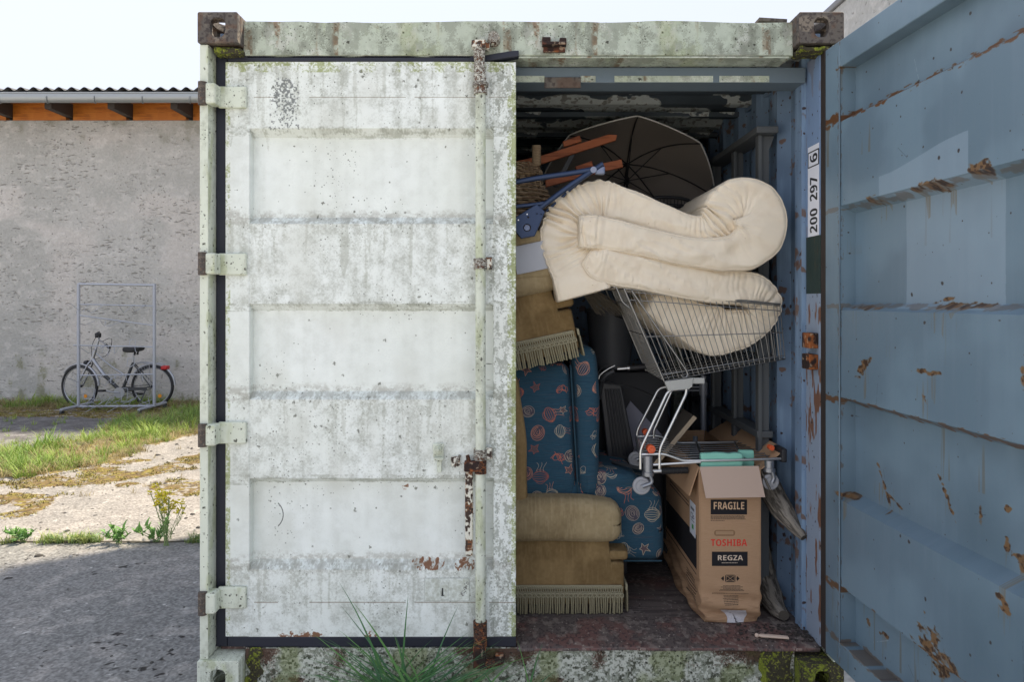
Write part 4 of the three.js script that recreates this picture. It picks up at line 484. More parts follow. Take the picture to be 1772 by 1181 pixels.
// ---------------------------------------------------------------- bicycle and wire rack by the wall
const mSilver = mat(new THREE.Color().setRGB(0.40, 0.41, 0.44), { metalness: 0.8, roughness: 0.35 }), mBlack = mat(new THREE.Color().setRGB(0.018, 0.018, 0.02), { roughness: 0.6 }), mDark = mat(new THREE.Color().setRGB(0.045, 0.047, 0.05), { roughness: 0.5 }), mChrome = mat(new THREE.Color().setRGB(0.62, 0.62, 0.61), { metalness: 0.95, roughness: 0.28 });
{
  const D = 10.30, q = (c, r, dz = 0) => { const p = survey(c, r, D); p.z -= dz; return p; };
  const rear = q(264.6, 671), front = q(138.5, 671), R0 = 0.298; rear.y = R0 + 0.012; front.y = R0 + 0.012;
  const b = thing('bicycle', 'silver and black city bicycle leaning at the grey wall behind the rack', 'bicycle', [(rear.x + front.x) / 2, 0, rear.z]);
  const wheel = (c, turn) => {
    const ring = (r, t, n = 40) => { const g = new THREE.TorusGeometry(r, t, 8, n); g.rotateY(turn); g.translate(c.x, c.y, c.z); return plain(g); };
    const w = part('wheel', ring(R0 - 0.02, 0.021), mBlack, b), rim = ring(R0 - 0.040, 0.009); part('rim', rim, mSilver, w);
    const sp = []; const ax = V(Math.sin(turn), 0, Math.cos(turn)), d = (a) => V(Math.cos(a) * Math.cos(turn), Math.sin(a), -Math.cos(a) * Math.sin(turn)); for (let i = 0; i < 28; i++) { const a = i / 28 * 6.283, h = c.clone().addScaledVector(ax, i % 2 ? 0.025 : -0.025).addScaledVector(d(a + (i % 4 < 2 ? 0.9 : -0.9)), 0.02); sp.push(cyl(h, c.clone().addScaledVector(d(a), R0 - 0.045), 0.0013, 0.0013, 4)); }
    part('spokes', sp, mSilver, w); part('hub', cyl(c.clone().addScaledVector(ax, -0.04), c.clone().addScaledVector(ax, 0.04), 0.02, 0.02, 12), mDark, w);
    const rf = c.clone().addScaledVector(d(-0.9), 0.17).addScaledVector(ax, 0.012); part('reflector', cyl(rf.clone().addScaledVector(ax, -0.004), rf.clone().addScaledVector(ax, 0.004), 0.026, 0.026, 10), mat(new THREE.Color().setRGB(0.75, 0.28, 0.02), { roughness: 0.3 }), w, 'round orange wheel reflector');
    const mg = []; for (let i = 0; i <= 20; i++) { const a = lerp(0.05, 2.5, i / 20); mg.push(c.clone().addScaledVector(d(a), R0 + 0.012)); } return { d, ax, fender: mg };
  };
  const bb = q(211, 679), st = q(231, 628), hd = q(166, 606), hl = q(161, 622), seat = q(232, 607), stem = q(172, 588), turn = -0.22;
  const wr = wheel(rear, 0), wf = wheel(front, turn);
  part('down_tube', [tube([q(181, 650), q(190, 658), bb], 0.027, 8)], mDark, b);
  part('frame', [tube([hl.clone().add(V(0, 0.0, 0)), q(172, 638), q(182, 651)], 0.028, 8), cyl(hd, hl, 0.021, 0.021), tube([q(167, 612), q(190, 632), q(220, 652)], 0.012, 6, 12, false)], mSilver, b);
  part('frame_tail', [cyl(bb, st, 0.021, 0.019), ...[-0.04, 0.04].flatMap((z) => [cyl(bb.clone().setZ(bb.z + z * 0.6), rear.clone().setZ(rear.z + z * 1.5), 0.010, 0.008, 6), cyl(st.clone().setZ(st.z + z * 0.4), rear.clone().setZ(rear.z + z * 1.5), 0.008, 0.007, 6)])], mDark, b);
  part('seat_post', cyl(st, seat, 0.012, 0.012), mSilver, b);
  part('fork', [-1, 1].map((s) => tube([hl, hl.clone().add(V(-0.03, -0.06, 0)).addScaledVector(wf.ax, 0.045 * s), front.clone().addScaledVector(wf.ax, 0.05 * s)], 0.0125, 6)), mSilver, b);
  part('saddle', [soft(seat.x - 0.15, seat.x + 0.12, seat.y - 0.02, seat.y + 0.05, seat.z - 0.09, seat.z + 0.09, 0.03, 10, (p) => { const t = clamp((p.x - seat.x + 0.15) / 0.27); p.z = seat.z + (p.z - seat.z) * lerp(0.28, 1, sm(0, 0.8, t)); p.y += 0.02 * t - 0.015 * Math.sin(t * 3.1); }), ...[-0.04, 0.04].map((z) => cyl(V(seat.x + 0.03, seat.y - 0.06, seat.z + z), V(seat.x + 0.04, seat.y - 0.01, seat.z + z), 0.014, 0.014, 8))], mBlack, b);
  const bar = part('handlebar', [cyl(hd, stem, 0.014, 0.013), tube([q(153, 582, 0.22), q(165, 586, 0.1), stem, q(185, 592, -0.10), q(206, 600, -0.24)], 0.011, 7, 24, false)], mSilver, b);
  part('grip', cyl(q(150, 580, 0.24), q(156, 583, 0.19), 0.019, 0.019, 8), mBlack, bar); part('grip', cyl(q(194, 596, -0.15), q(207, 600, -0.26), 0.018, 0.018, 8), mBlack, bar);
  part('brake_lever', [tube([q(158, 582, 0.16), q(163, 575, 0.14), q(152, 579, 0.2)], 0.006, 5, 10, false), soft(q(160, 582).x - 0.03, q(160, 582).x + 0.04, q(160, 582).y - 0.03, q(160, 582).y + 0.04, q(160, 582, 0.14).z - 0.03, q(160, 582, 0.14).z + 0.03, 0.012, 4)], mBlack, bar);
  part('cables', [tube([q(163, 578, 0.1), q(156, 600, 0.05), q(160, 625)], 0.004, 5, 12, false), tube([q(180, 592, -0.08), q(200, 585, -0.1), q(185, 615, 0), q(164, 622)], 0.004, 5, 14, false)], mBlack, bar);
  part('mudguard', tube(wr.fender, 0.017, 6, 24, false), mSilver, b); part('mudguard', tube(wf.fender.map((p) => p.clone()), 0.017, 6, 24, false), mSilver, b);
  const lr = part('luggage_rack', [0.06, -0.06].flatMap((z) => [tube([q(229, 636, z), q(240, 627, z), q(280, 630, z), q(283, 633, z)], 0.006, 5), cyl(q(262, 631, z), rear.clone().setZ(rear.z - z), 0.005, 0.005, 5)]).concat([cyl(q(246, 628, 0.06), q(246, 628, -0.06), 0.005, 0.005, 5), cyl(q(268, 629, 0.06), q(268, 629, -0.06), 0.005, 0.005, 5), cyl(q(256, 628, 0), q(283, 630, 0), 0.005, 0.005, 5)]), mSilver, b);
  part('tail_light', soft(q(281, 634).x, q(292, 634).x, q(286, 640).y, q(286, 633).y, rear.z - 0.05, rear.z + 0.05, 0.012, 5), mat(new THREE.Color().setRGB(0.5, 0.015, 0.02), { roughness: 0.3 }), lr, 'red tail light');
  part('headlight', [cyl(q(147, 629), q(153, 628), 0.032, 0.036, 12), cyl(q(153, 628), q(157, 630), 0.034, 0.015, 12)], mBlack, b);
  const ck = part('crank', [cyl(bb.clone().setZ(bb.z + 0.06), bb.clone().setZ(bb.z + 0.066), 0.075, 0.075, 24), cyl(bb.clone().setZ(bb.z + 0.075), q(187, 676, -0.08), 0.009, 0.009, 6), cyl(bb.clone().setZ(bb.z - 0.07), q(232, 684, 0.08), 0.009, 0.009, 6)], mSilver, b);
  part('pedal', bx(q(184, 675).x - 0.045, q(184, 675).x + 0.045, q(184, 675).y - 0.012, q(184, 675).y + 0.012, bb.z + 0.08, bb.z + 0.15), mBlack, ck); part('pedal', bx(q(234, 684).x - 0.045, q(234, 684).x + 0.045, q(234, 684).y - 0.012, q(234, 684).y + 0.012, bb.z - 0.16, bb.z - 0.08), mBlack, ck);
  part('chain_guard', [bx(bb.x - 0.02, rear.x - 0.05, bb.y + 0.03, bb.y + 0.075, bb.z + 0.055, bb.z + 0.058), cyl(bb.clone().add(V(0, 0.07, 0.06)), rear.clone().add(V(0, 0.03, 0.06)), 0.004, 0.004, 4), cyl(bb.clone().add(V(0, -0.07, 0.06)), rear.clone().add(V(0, -0.03, 0.06)), 0.004, 0.004, 4)], mDark, b);
  part('dress_guard', Array.from({ length: 8 }, (_, i) => cyl(rear.clone().add(V(0, 0, 0.05)), rear.clone().addScaledVector(wr.d(1.5 + i * 0.14), R0 + 0.01).add(V(0, 0, 0.04)), 0.0018, 0.0018, 4)), mSilver, b);
  part('kickstand', [cyl(rear.clone().add(V(-0.06, -0.02, 0.05)), V(rear.x - 0.14, 0.01, rear.z + 0.16), 0.008, 0.007, 6)], mDark, b);
}
{ // wheeled wire display rack standing in front of the bicycle
  const D = 9.95, q = (c, r, dz = 0) => { const p = survey(c, r, D); p.z -= dz; return p; }, mz = mat(new THREE.Color().setRGB(0.42, 0.44, 0.49), { metalness: 0.35, roughness: 0.5 });
  const t = thing('display_rack', 'bare grey metal display rack with wire hooks in front of the bicycle', 'rack', [q(201, 700).x, 0, q(201, 700).z]), b = (c0, r0, c1, r1, w, z = 0) => cyl(q(c0, r0, z), q(c1, r1, z), w, w, 6);
  for (const [c, w] of [[136.5, 0.021], [267.5, 0.021]]) part('upright', b(c, 491, c, 704, w), mz, t);
  part('top_bar', b(136, 492, 268, 494, 0.017), mz, t); part('bottom_bar', b(136, 704, 268, 703, 0.017), mz, t);
  for (const [a, r0, c, r1] of [[137, 527, 268, 530], [137, 546, 268, 564], [128, 598, 270, 601], [137, 650, 268, 648]]) part('cross_bar', b(a, r0, c, r1, 0.010), mz, t);
  const R = rng(71), hooks = []; for (const [r, n] of [[528, 4], [556, 3], [599, 7], [649, 9], [690, 9]]) for (let i = 0; i < n; i++) { const c = 146 + R() * 112, s = R() < 0.5 ? -1 : 1; hooks.push(tube([q(c, r), q(c + s * (4 + R() * 8), r + 3 + R() * 16, -0.05 - R() * 0.16), q(c + s * (6 + R() * 12), r - 4 + R() * 14, -0.12 - R() * 0.2)], 0.0035, 4, 6)); }
  for (const [c, r, w, h] of [[146, 672, 22, 18], [212, 672, 12, 22], [222, 620, 14, 14], [226, 588, 12, 10]]) hooks.push(tube([q(c, r), q(c + w, r, -0.03), q(c + w, r + h, -0.06), q(c, r + h, -0.03), q(c, r)], 0.0035, 4, 24));
  for (const [a, r0, c, r1] of [[163, 710, 200, 684], [200, 710, 240, 686], [232, 706, 268, 690], [148, 700, 178, 690], [178, 690, 162, 674]]) hooks.push(cyl(q(a, r0, -0.2), q(c, r1), 0.0035, 0.0035, 4));
  part('wire_hooks', hooks, mz, t);
  for (const [c, cc] of [[138, 127], [268, 258]]) { const f = part('foot_bar', [cyl(V(q(c, 704).x, 0.085, q(c, 704, 0.32).z), V(q(cc, 704).x, 0.07, q(cc, 704, -0.27).z), 0.022, 0.022, 6)], mz, t); for (const [k, e] of [[c, 0.30], [cc, -0.25]]) part('castor', [cyl(V(q(k, 704).x - 0.014, 0.036, q(k, 704, e).z), V(q(k, 704).x + 0.014, 0.036, q(k, 704, e).z), 0.034, 0.034, 12), bx(q(k, 704).x - 0.02, q(k, 704).x + 0.02, 0.03, 0.08, q(k, 704, e).z - 0.01, q(k, 704, e).z + 0.01)], mDark, f); }
}

// ---------------------------------------------------------------- what is stored inside
const FL = 0.1665;
const mPine = mat(new THREE.Color().setRGB(0.50, 0.40, 0.28), { roughness: 0.8 });
// ---- velour armchairs with bullion fringe
const velour = (s, light) => surf(paint(512, 512, (u, v, o) => { const n = fbm(u * 6, v * 6, 4, s, 6), w = fbm(u * 120, v * 16, 3, s + 1, 120, 16), f = fbm(u * 90, v * 90, 2, s + 2, 90); mix(Object.assign(o, [0, 0, 0]), light ? srgb(158, 140, 106) : srgb(138, 114, 76), 1); mix(o, light ? srgb(134, 116, 84) : srgb(112, 90, 56), sm(0.38, 0.65, n) * 0.8); mix(o, light ? srgb(184, 166, 132) : srgb(158, 134, 94), sm(0.5, 0.7, w) * 0.25); o[0] += (f - 0.5) * 0.06; o[1] += (f - 0.5) * 0.06; o[2] += (f - 0.5) * 0.05; o[3] = 0.6 * w + 0.4 * f; }), 0.0012, { roughness: 1 });
const mVelour = velour(401, false), mVelourPad = velour(411, true), mFringe = mat(new THREE.Color().setRGB(0.25, 0.22, 0.135), { roughness: 0.95 }), mBraid = mat(new THREE.Color().setRGB(0.32, 0.29, 0.19), { roughness: 0.95 });
function fringeRow(z, x0, x1, y, drop, parent, R) { // braid header and hanging twisted cords
  const cords = [], braid = [bx(x0, x1, y - 0.006, y + 0.006, z - 0.006, z + 0.004, 0.003), bx(x0, x1, y - 0.034, y - 0.026, z - 0.006, z + 0.004, 0.003)];
  for (let x = x0 + 0.005, i = 0; x < x1; x += 0.0098, i++) {
    const a = V(x, y - 0.030, z + 0.002), b = V(x + (R() - 0.5) * 0.006, y - drop + (R() - 0.5) * 0.006, z + 0.004 + (R() - 0.5) * 0.008); cords.push(tube([a, a.clone().lerp(b, 0.5).add(V((R() - 0.5) * 0.003, 0, 0.003)), b], 0.0042, 5, 5, false));
    braid.push(cyl(V(x - 0.005, y - 0.030, z + 0.003), V(x + 0.005, y + 0.002, z + 0.004), 0.0022, 0.0022, 4), cyl(V(x + 0.005, y - 0.030, z + 0.003), V(x - 0.005, y + 0.002, z + 0.005), 0.0022, 0.0022, 4)); if (i % 2) { const g = new THREE.TorusGeometry(0.008, 0.0026, 5, 10); g.translate(x, y - 0.036, z + 0.006); braid.push(plain(g)); }
  }
  const f = part('fringe', cords, mFringe, parent); part('fringe_braid', braid, mBraid, f);
}
function armchair(label) { // faces right; its arm side looks to the front
  const t = thing('velour_armchair', label, 'armchair', [0.0, FL, -0.72], 'matching velour armchairs'), R = rng(421), y0 = FL;
  const wob = (a) => (q) => { q.z += a * (vn3(q.x * 7, q.y * 7, 0, 422) - 0.5); };
  part('side_panel', [soft(-0.46, 0.435, 0.20, 0.52, -0.42, -0.365, 0.018, 20, (q) => { q.z += 0.010 * (vn3(q.x * 6, q.y * 6, 0, 423) - 0.5); if (q.x > 0.3) q.x -= 0.02 * sm(0.28, 0.5, q.y); }), soft(-0.46, 0.435, 0.20, 0.52, -1.10, -1.05, 0.018, 8)], mVelour, t);
  for (const z of [-0.40, -1.07]) part('arm', soft(-0.42, 0.468, 0.468, 0.655, z - 0.085, z + 0.075, 0.056, 24, (q) => { const e = sm(0.30, 0.46, q.x); q.y += 0.012 * (vn3(q.x * 6, q.y * 9, q.z * 6, 424) - 0.5) - 0.012 * e * (q.y > 0.56 ? 1 : -0.3) + 0.004 * Math.sin(q.x * 9); q.z += 0.008 * (vn3(q.x * 8, q.y * 8, 1, 425) - 0.5); }), mVelourPad, t);
  part('front_rail', [soft(0.405, 0.485, 0.20, 0.385, -1.06, -0.372, 0.02, 12), soft(0.405, 0.502, 0.385, 0.435, -1.06, -0.370, 0.022, 12, wob(0.01))], mVelour, t);
  part('seat', soft(-0.40, 0.46, 0.30, 0.428, -1.04, -0.42, 0.05, 12, (q) => { q.y += 0.008 * (vn3(q.x * 6, 0, q.z * 6, 426) - 0.5); }), mVelourPad, t);
  part('backrest', [soft(-0.50, -0.30, 0.20, 1.16, -1.08, -0.40, 0.06, 14)], mVelour, t);
  for (const z of [-0.385, -1.075]) part('wing', soft(-0.42, 0.075, 0.60, 1.18, z - 0.030, z + 0.030, 0.028, 18, (q) => { q.x -= (q.x > -0.2 ? 1 : 0) * (0.055 * sm(0.85, 1.2, q.y) + 0.02 * sm(0.66, 0.52, q.y)) - 0.012 * Math.sin(q.y * 6); }), mVelour, t);
  fringeRow(-0.358, -0.45, 0.468, 0.283, 0.112, t, R);
  { const m = part('fringe', Array.from({ length: 60 }, (_, i) => { const z = -0.37 - i * 0.0115; return cyl(V(0.492, 0.26, z), V(0.493 + (R() - 0.5) * 0.004, y0 + 0.006, z + (R() - 0.5) * 0.005), 0.0042, 0.0042, 4); }), mFringe, t); part('fringe_braid', bx(0.484, 0.494, 0.262, 0.29, -1.06, -0.365), mBraid, m); }
  for (const [x, z] of [[-0.42, -0.44], [0.40, -0.44], [-0.42, -1.02], [0.40, -1.02]]) part('leg', cyl(V(x, y0 + 0.001, z), V(x, 0.21, z), 0.018, 0.024, 8), mDark, t);
  return t;
}
armchair('lower olive velour armchair with fringe standing on the container floor');
{
  const up = armchair('upper olive velour armchair with fringe, tilted and stacked above the blue chair'); const a = 12 * Math.PI / 180;
  // turned about its front lower corner (0.47, floor) and set on top of the blue chair's back
  const c = V(0.47 - 0.0, 0.0, 0), r = V(c.x * Math.cos(a), c.x * Math.sin(a), 0); up.rotation.z = a; up.position.set(0.285 - r.x, 1.257 - r.y, -0.70);
  const g = soft(0.285, 0.43, 0.565, 0.682, -0.3165, -0.309, 0.002, 8); part('pale_patch', g, mat(new THREE.Color().setRGB(0.42, 0.43, 0.46), { roughness: 0.9 }), up, 'pale grey cloth patch on the arm');
  part('loose_cover', soft(0.16, 0.475, 0.53, 0.735, -0.42, -0.3185, 0.02, 14, (q) => { q.y += 0.02 * Math.sin(q.x * 8); q.z += 0.01 * (vn3(q.x * 9, q.y * 9, 0, 431) - 0.5); }), mVelourPad, up);
}
// ---- blue chair with sea-shell print
const tWeave = paint(256, 256, (u, v, o) => { o[0] = o[1] = o[2] = 0.5; o[3] = 0.4 * vn(u * 90, v * 30, 445, 90, 30) + 0.4 * vn(u * 30, v * 90, 446, 30, 90) + 0.3 * fbm(u * 5, v * 5, 3, 447, 5); }).bump;
const tShell = (() => {
  const c = document.createElement('canvas'); c.width = c.height = 1024; const g = c.getContext('2d'), R = rng(441); g.fillStyle = '#294a5c'; g.fillRect(0, 0, 1024, 1024);
  for (let i = 0; i < 2600; i++) { g.fillStyle = ['rgba(18,56,78,.22)', 'rgba(52,110,128,.20)', 'rgba(20,44,70,.25)', 'rgba(150,84,70,.10)'][i % 4]; g.fillRect(R() * 1024, R() * 1024, 12 + R() * 90, 1.5 + R() * 3); }
  const inks = ['#c06850', '#cf8a6e', '#cbb799', '#ab9d8c', '#a4584c'];
  const wrapDraw = (x, y, f) => { for (const dx of [-1024, 0, 1024]) for (const dy of [-1024, 0, 1024]) { g.save(); g.translate(x + dx, y + dy); f(); g.restore(); } };
  let n = 0; for (let gy = 0; gy < 7; gy++) for (let gx = 0; gx < 7; gx++) {
    const x = (gx + 0.5 + (R() - 0.5) * 0.5 + (gy % 2) * 0.5) * 146.3, y = (gy + 0.5 + (R() - 0.5) * 0.4) * 146.3, a = R() * 6.28, k = n++ % 4, ink = inks[Math.floor(R() * 5)], ink2 = inks[Math.floor(R() * 5)], s = 0.85 + R() * 0.4, seed = Math.floor(R() * 1e6);
    wrapDraw(x, y, () => { const Q = rng(seed); g.rotate(a); g.scale(s, s); g.lineWidth = 2.4; g.strokeStyle = ink2;
      if (k === 0) { g.fillStyle = 'rgba(132,66,66,.38)'; g.beginPath(); g.ellipse(0, 0, 46, 40, 0, 0, 6.3); g.fill(); g.stroke(); for (let i = 0; i < 4; i++) { g.beginPath(); g.ellipse(-4 + Q() * 8, -3 + Q() * 6, 38 - i * 9, 32 - i * 8, Q(), 0, 5.5); g.stroke(); } }
      if (k === 1) { for (let i = -3; i <= 3; i++) { g.beginPath(); g.moveTo(0, 46); g.quadraticCurveTo(i * 22, 10, i * 10, -46 + Math.abs(i) * 5); g.stroke(); } g.beginPath(); g.ellipse(0, 0, 32, 48, 0, 0, 6.3); g.stroke(); g.strokeStyle = ink; for (let i = 0; i < 3; i++) { g.beginPath(); g.moveTo(30, -20 + i * 20); g.bezierCurveTo(50, -30 + i * 20, 60, 10 + i * 8, 84, -20 + i * 30); g.stroke(); } }
      if (k === 2) { g.fillStyle = 'rgba(170,88,70,.42)'; g.beginPath(); for (let i = 0; i < 10; i++) { const r = (i % 2 ? 14 : 34) * (0.7 + 0.6 * Q()); g.lineTo(Math.cos(i * 0.628) * r, Math.sin(i * 0.628) * r); } g.closePath(); g.fill(); g.stroke(); }
      if (k === 3) { g.lineWidth = 2.5; for (let i = 0; i < 4; i++) { g.beginPath(); g.moveTo(-30 + Q() * 20, -30 + Q() * 60); g.bezierCurveTo(Q() * 60 - 30, -70 * Q(), 70 * Q(), 60 * Q(), 20 + Q() * 30, -30 + Q() * 60); g.stroke(); } g.beginPath(); g.ellipse(0, 0, 16, 26, 0.5, 0, 6.3); g.stroke(); g.beginPath(); g.ellipse(26, -10, 12, 20, -0.4, 0, 6.3); g.stroke(); } });
  }
  const t = new THREE.CanvasTexture(c); t.colorSpace = THREE.SRGBColorSpace; t.wrapS = t.wrapT = THREE.RepeatWrapping; return t;
})();
{
  const mShell = new THREE.MeshStandardMaterial({ map: tShell, roughness: 0.95, bumpMap: tWeave, bumpScale: 0.0012 }), t = thing('patterned_chair', 'blue upholstered chair with orange sea shell print wedged in the lower armchair', 'armchair', [0.2, 0.34, -0.75]), puff = (cx, cy, a) => (q) => { q.z += a * (1 - Math.min(1, Math.hypot((q.x - cx) * 3, (q.y - cy) * 2))) + 0.006 * (vn3(q.x * 9, q.y * 9, 0, 451) - 0.5); };
  const lean = (g) => boxUV(turnZ(g, 0.06, 0.3, 0.65), 0.64, 0.13, 0.4);
  part('backrest', lean(soft(-0.25, 0.288, 0.45, 1.235, -1.0, -0.455, 0.05, 22, puff(0.03, 0.85, 0.02))), mShell, t);
  part('back_bolster', lean(soft(0.292, 0.402, 0.62, 1.30, -0.98, -0.448, 0.052, 26, (q) => { q.x += 0.012 * Math.sin(q.y * 7) * (q.x > 0.34 ? 1 : 0.3); q.z += 0.006 * (vn3(q.x * 16, q.y * 26, 0, 452) - 0.5); })), mShell, t);
  part('seat', boxUV(soft(0.10, 0.655, 0.345, 0.705, -0.98, -0.46, 0.055, 24, (q) => { const s = sm(0.40, 0.66, q.x); q.y += (q.y > 0.5 ? 1 : 0) * (-0.03 * s) + 0.008 * (vn3(q.x * 8, q.y * 8, 0, 453) - 0.5); q.x += 0.02 * Math.sin((0.72 - q.y) * 5) * s; q.z += 0.006 * (vn3(q.x * 9, q.y * 9, 3, 454) - 0.5); }), 0.64, 0.02, 0.2), mShell, t);
  part('seat_cushion', boxUV(turnZ(soft(0.33, 0.56, 0.66, 0.755, -0.97, -0.47, 0.04, 16), -0.12, 0.4, 0.7), 0.64, 0.5, 0.31), mShell, t);
  part('piping', [tube([V(0.405, 0.36, -0.452), V(0.655, 0.36, -0.452)], 0.004, 5, 4), tube([turnPt(0.29, 0.64), turnPt(0.29, 1.22)], 0.004, 5, 4)], mat(new THREE.Color().setRGB(0.02, 0.06, 0.09), { roughness: 0.9 }), t);
}
function turnPt(x, y) { const c = Math.cos(0.06), s = Math.sin(0.06), dx = x - 0.3, dy = y - 0.65; return V(0.3 + dx * c - dy * s, 0.65 + dx * s + dy * c, -0.450); }
// ---- folded mattress: one thick slab bent back and forth over the trolley
{
  const tCloth = paint(512, 512, (u, v, o) => { const n = fbm(u * 6, v * 6, 4, 461, 6), w = 0.5 + 0.25 * Math.sin(u * 6.283 * 128) + 0.25 * Math.sin(v * 6.283 * 128); mix(Object.assign(o, [0, 0, 0]), srgb(233, 220, 198), 1); mix(o, srgb(222, 206, 182), sm(0.4, 0.7, n) * 0.6); mix(o, srgb(190, 168, 136), sm(0, 0.4, specks(u * 14, v * 14, 0.04, 462, 14, 0.03, 0.15)) * 0.6); o[3] = w; });
  // column, row, half thickness (photograph pixels at this distance), creasing, how far the near edge comes forward (m)
  const D = 3.10, N = 900, wd = 0.62, px = D / FOCAL, zNear = STAND - D + 0.03;
  // upper run: hanging left end, ribbed bend, top layer, loop on the right, middle layer with a boxed end
  const upper = [[1010, 512, 47, 0, 0.03], [1004, 490, 46, 0.02, 0.03], [998, 468, 45, 0.1, 0.02], [986, 440, 44, 0.8, 0.005], [979, 408, 45, 1.7, -0.01], [998, 372, 45, 1.9, -0.025], [1034, 350, 39, 1.1, -0.03], [1080, 356, 30, 0.10, -0.02], [1136, 377, 26, 0.03, 0], [1184, 396, 25, 0.15, 0.01], [1216, 400, 27, 0.7, 0.02], [1240, 384, 33, 1.1, 0.02], [1256, 362, 39, 0.9, 0.025], [1276, 352, 41, 0.35, 0.035], [1299, 362, 43, 0.1, 0.045], [1306, 386, 44, 0.1, 0.055], [1301, 412, 43, 0.15, 0.06],
    [1284, 431, 37, 0.10, 0.055], [1250, 441, 29, 0.05, 0.05], [1186, 437, 25, 0.03, 0.045], [1110, 421, 26, 0.03, 0.045], [1050, 408, 28, 0.08, 0.05], [1020, 404, 29, 0.35, 0.055], [998, 404, 27, 0.9, 0.045]];
  // lower run: boxed end on the left, bottom layer, fold at the right, tongue slumping into the trolley
  const lower = [[1012, 444, 20, 0.5, 0.03], [1034, 458, 29, 0.2, 0.045], [1066, 466, 30, 0.05, 0.04], [1112, 474, 29, 0.03, 0.03], [1170, 487, 28, 0.03, 0.02], [1240, 497, 29, 0.06, 0.01], [1300, 502, 30, 0.2, -0.005], [1330, 524, 25, 0.7, -0.03], [1312, 558, 28, 0.7, -0.045], [1276, 572, 36, 0.5, -0.045], [1238, 573, 43, 0.3, -0.045], [1180, 548, 35, 0.15, -0.045], [1126, 522, 22, 0.1, -0.045]];
  const run = (K, sd) => {
    const pts = K.map(([c, r]) => survey(c, r, D).setZ(0)), curve = new THREE.CatmullRomCurve3(pts, false, 'centripetal');
    const val = (t, k) => { const f = t * (K.length - 1), i = Math.min(K.length - 2, Math.floor(f)), s = f - i, u = s * s * (3 - 2 * s); return lerp(K[i][k], K[i + 1][k], u); };
    const ringPts = (h) => { const r = Math.min(0.027, h * 0.6), a = h - r, z1 = wd, o = []; const q = (n, z, w) => o.push([n, z, w]); // round the section: near face first
      for (let i = 0; i <= 8; i++) q(lerp(-a, a, i / 8), 0, 1); for (let i = 1; i <= 7; i++) { const b = i / 8 * Math.PI / 2; q(a + r * Math.sin(b), -r + r * Math.cos(b), 1 - i / 10); } for (let i = 0; i <= 9; i++) q(h, lerp(-r, -z1 + r, i / 9), 0.3); for (let i = 1; i <= 3; i++) { const b = i / 4 * Math.PI / 2; q(a + r * Math.cos(b), -z1 + r - r * Math.sin(b), 0); }
      q(a, -z1, 0); q(-a, -z1, 0); for (let i = 1; i <= 3; i++) { const b = i / 4 * Math.PI / 2; q(-a - r * Math.sin(b), -z1 + r - r * Math.cos(b), 0); } for (let i = 0; i <= 9; i++) q(-h, lerp(-z1 + r, -r, i / 9), 0.3); for (let i = 1; i <= 7; i++) { const b = i / 8 * Math.PI / 2; q(-a - r * Math.cos(b), -r + r * Math.sin(b), 0.3 + 0.7 * i / 8); } return o; };
    const pos = [], uv = [], idx = []; let M = 0, len = sd, last = null;
    for (let i = 0; i <= N; i++) {
      const t = i / N, p = curve.getPoint(t), tg = curve.getTangent(t), nx = -tg.y, ny = tg.x; if (last) len += p.distanceTo(last); last = p.clone();
      const endT = Math.min(i, N - i) / 8, cap = endT < 1 ? Math.sqrt(1 - (1 - endT) * (1 - endT)) : 1, sq = lerp(0.9, 1, cap), h = Math.max(0.004, val(t, 2) * px * 1.03 * (cap < 0.02 ? 0.5 : sq)), cr = val(t, 3), z0 = zNear + val(t, 4) - (1 - cap) * 0.02, sec = ringPts(h); M = sec.length;
      sec.forEach(([n, z, w]) => {
        const e = n / h, phase = len * 255 + 8 * vn(len * 18, e * 1.1, 471) + 1.5 * e, rip = (Math.pow(0.5 + 0.5 * Math.sin(phase), 0.6) - 0.6) * cr * (0.45 + 1.1 * sm(0.25, 0.8, vn(len * 26, e * 1.7 + 7, 472)));
        const bul = z > -0.04 ? 0.007 * (1 - e * e * e * e) * cap : 0, dn = (0.006 * rip * (Math.abs(e) > 0.6 ? 1 : 0.2) + 0.005 * (vn(len * 9, z * 9, 473) - 0.5)) * Math.sign(n || 1), dz = bul + w * (0.0105 * rip + 0.007 * Math.pow(1 - Math.abs(2 * vn(len * 6 + e * 1.4, e * 0.8 - len * 3, 476) - 1), 5) - 0.004 * Math.pow(1 - Math.abs(2 * vn(len * 11 - e, e * 1.2 + len * 5, 477) - 1), 6) + 0.012 * (vn(len * 7, e * 1.3, 474) - 0.5) + 0.0025 * (vn(len * 30, e * 3, 475) - 0.5));
        pos.push(p.x + nx * (n + dn), p.y + ny * (n + dn), z0 + z + dz); uv.push(len * 3, (n + z) * 3);
      });
    }
    for (let i = 0; i < N; i++) for (let j = 0; j < M; j++) { const a = i * M + j, b = i * M + (j + 1) % M, c = a + M, d = b + M; idx.push(a, c, b, b, c, d); }
    for (const [base, flip] of [[0, 1], [N * M, 0]]) for (let j = 1; j < M - 1; j++) flip ? idx.push(base, base + j, base + j + 1) : idx.push(base, base + j + 1, base + j);
    const g = new THREE.BufferGeometry(); g.setAttribute('position', new THREE.Float32BufferAttribute(pos, 3)); g.setAttribute('uv', new THREE.Float32BufferAttribute(uv, 2)); g.setIndex(idx); g.computeVertexNormals();
    const at = (i, j) => V(pos[(i * M + j) * 3], pos[(i * M + j) * 3 + 1], pos[(i * M + j) * 3 + 2]);
